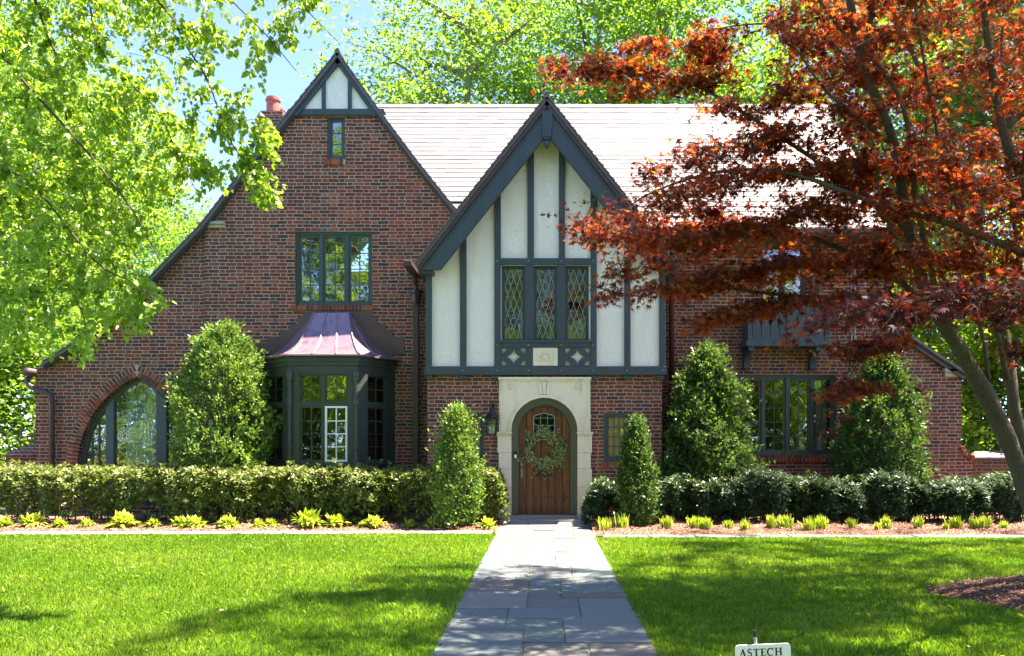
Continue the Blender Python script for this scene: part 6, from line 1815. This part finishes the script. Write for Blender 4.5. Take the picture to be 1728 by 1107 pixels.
def wood_tree(name, loc, h, cr, seed, label, group, mat='leaf_wood', nclump=300, per=95, lsz=.17, zlow=.30, bark='bark_grey', spread=1.0, airy=0.0):
    rg = np.random.default_rng(seed)
    t_ = thing(name, (0, 0, 0), label, 'tree', group)
    q = MB(); tp = [np.array((0, 0, -.2)), np.array((.15, .1, h * .3)), np.array((-.1, .2, h * .6)), np.array((.2, 0, h * .93))]
    sp = smooth_path(tp); q.tube([tuple(p) for p in sp], [h * .016 * (1 - .85 * i / (len(sp) - 1)) for i in range(len(sp))], 9); q.build('trunk', M[bark], t_, smooth=True)
    sp = np.array(sp); q = MB()
    # limbs carry clump centres
    C = []
    nl = 22
    for k in range(nl):
        f_ = zlow * .9 + (.97 - zlow * .9) * (k + rg.random()) / nl; z = h * f_; s = sp[int(f_ * (len(sp) - 1))]
        a = k * 2.4 + rg.normal(0, .4); rel = (f_ - zlow) / (1 - zlow); rad = cr * math.sqrt(max(.05, 1 - abs(rel - .38) ** 1.8 * 2.0)) * rg.uniform(.75, 1.1)
        e = s + np.array([math.cos(a) * rad, math.sin(a) * rad, rad * rg.uniform(.15, .55)])
        mid = (s + e) / 2 + np.array([0, 0, rad * .05]); q.tube([tuple(s), tuple(mid), tuple(e)], [h * .006, h * .0038, .015], 6)
        m = nclump // nl
        for j in range(m):
            t = rg.uniform(.25, 1.05); b = s + (e - s) * t; o = rg.normal(0, cr * .20, 3) * np.array([1, 1, .7]); c = b + o
            C.append(c)
            if j % 3 == 0: q.tube([tuple(b), tuple((b + c) / 2 + rg.normal(0, .1, 3)), tuple(c)], [.03, .02, .008], 4, cap=False)
    q.build('branches', M[bark], t_)
    C = np.array(C); n = len(C) * per
    cs = rg.uniform(.28, .75, len(C)) * cr * .135 + .12
    P_ = np.repeat(C, per, 0) + rg.normal(0, 1, (n, 3)) * np.repeat(cs, per)[:, None] * np.array([1.2, 1.2, .55])
    rv = np.clip(np.repeat(rg.random(len(C)), per) * .55 + rg.random(n) * .45, 0, 1)
    nn = np.array([[0, -.3, 1.0]]) + rg.normal(0, .6, (n, 3)); d = rg.normal(0, 1, (n, 3)) * np.array([1, 1, .6]) + np.array([0, 0, -.3])
    leaves('crown', M[mat], T_kite(.72, .05), P_, d, nn, rg.uniform(.6, 1.3, n) * lsz, rv, t_)
    t_.location = loc
    return t_
def clone(root, loc, rz, sc, label, group=None):
    r = root.copy(); COL.objects.link(r); r.location = loc; r.rotation_euler = (0, 0, rz); r.scale = (sc, sc, sc); r['label'] = label
    if group: r['group'] = group
    for ch in list(root.children):
        c = ch.copy(); COL.objects.link(c); c.parent = r; c.matrix_parent_inverse = Matrix.Identity(4)
    return r
GB = 'tall leafy trees behind the house'
def at(px, d): return ((px - CX) / F * d, d - D, 0)
A = wood_tree('broadleaf_tree', at(790, 31), 20.5, 4.7, 41, 'tall yellow green tree behind the roof between the two gable peaks', GB, nclump=520, per=80)
B = wood_tree('broadleaf_tree', at(1010, 37), 25, 6.2, 42, 'tall fresh green tree behind the peak of the entrance gable', GB, mat='leaf_back', nclump=520, per=85, lsz=.20)
clone(A, at(1130, 33), 1.9, 1.10, 'yellow green tree behind the roof just right of the entrance gable', GB)
clone(B, at(1420, 36), 2.4, 1.0, 'deep green tree behind the right end of the roof', GB)
clone(A, at(1640, 30), 4.1, 1.05, 'light green tree beyond the right end of the house', GB)
clone(B, at(1850, 29), .8, .95, 'green tree at the right edge behind the maple trunks', GB)
clone(A, at(205, 44), 3.0, .86, 'pale green tree seen through the gap left of the chimney', GB)
clone(B, at(-60, 34), 5.0, .9, 'green tree behind the hanging lime branches at the left edge', GB)
clone(A, at(60, 27), .4, .72, 'smaller light green tree beyond the left garden wall', GB)
Sb = wood_tree('understory_tree', at(20, 20.5), 5.2, 2.3, 51, 'low bushy tree left of the house behind the garden wall', 'low trees beside the house', mat='leaf_wood', nclump=240, per=80, lsz=.12, zlow=.06)
clone(A, at(330, 50), 1.2, .80, 'far pale green tree low in the gap between the lime branches and the gable', GB)
clone(B, at(120, 38), 3.3, .8, 'mid green tree behind the hanging lime branches, right of the left edge', GB)
clone(Sb, at(-90, 21), 2.0, 1.15, 'low bushy tree at the left edge, outermost behind the hedge', 'low trees beside the house')
clone(Sb, at(1690, 22), 1.2, 1.2, 'sunlit low tree behind the right corner of the house and the stone finial', 'low trees beside the house')
clone(Sb, at(1800, 20), 3.7, 1.25, 'low tree at the right edge behind the maple trunks', 'low trees beside the house')
clone(Sb, at(1560, 26), 4.9, 1.45, 'low tree showing above the sloping right wing roof', 'low trees beside the house')
# trees across the lawn behind the viewer: the windows mirror them
GR = 'trees across the street mirrored in the windows'
clone(B, (-10, -35, 0), .3, .95, 'broad tree mirrored in the left wing windows', GR)
clone(A, (-3, -36, 0), 1.3, 1.15, 'tree mirrored in the middle windows', GR)
clone(B, (5, -38, 0), 2.9, .80, 'tree mirrored in the right wing windows', GR)
clone(A, (-17, -35, 0), 4.4, 1.1, 'tree mirrored in the arched window', GR)
clone(A, (12, -37, 0), 5.2, .9, 'tree mirrored in the round window', GR)

for k, (x_, y_, rz_, sc_) in enumerate(((-14, -30, 0, 1.5), (-9.5, -29, 1, 1.3), (-5, -31, 2, 1.5), (-1, -30, 3, 1.35), (3.5, -31, 4, 1.5), (8, -29, 5, 1.35), (12.5, -30, .5, 1.5), (-20, -30, 2.5, 1.6), (18, -30, 1.5, 1.6))):
    clone(Sb, (x_, y_, 0), rz_, sc_, '%s low tree across the street mirrored in the windows, counting from the left' % ORD[k], GR)

for k in range(11):
    clone(Sb, (-24 + k * 3.6, -24.5 + (k % 2), 0), k * 1.3, 1.2 + .1 * (k % 3), '%s tree of the near row mirrored in the windows, counting from the left' % ORD[k], 'near row of trees mirrored in the windows')

# petals and leaves dropped on the lawn and the walk
rg = np.random.default_rng(77); n = 170
lx_ = rg.uniform(-7.5, 7.5, n); ly_ = rg.uniform(-10.4, -2.8, n); onp = (lx_ > -.78) & (lx_ < .79)
o = leaves('fallen_leaves', leaf_mat('dry_leaf', [(0, (0.176, 0.069, 0.024)), (.4, (0.336, 0.224, 0.048)), (1, (0.440, 0.430, 0.240))], [(0, (0.160, 0.086, 0.016)), (1, (0.320, 0.301, 0.080))], .2, .7, .2), T_leaf(.6, .15),
           np.stack([lx_, ly_, np.where(onp, .030, .050)], 1), rg.normal(0, 1, (n, 3)) * np.array([1, 1, .12]), np.array([[0, 0, 1.0]]) + rg.normal(0, .25, (n, 3)), rg.uniform(.018, .045, n))
tag(o, kind='stuff')
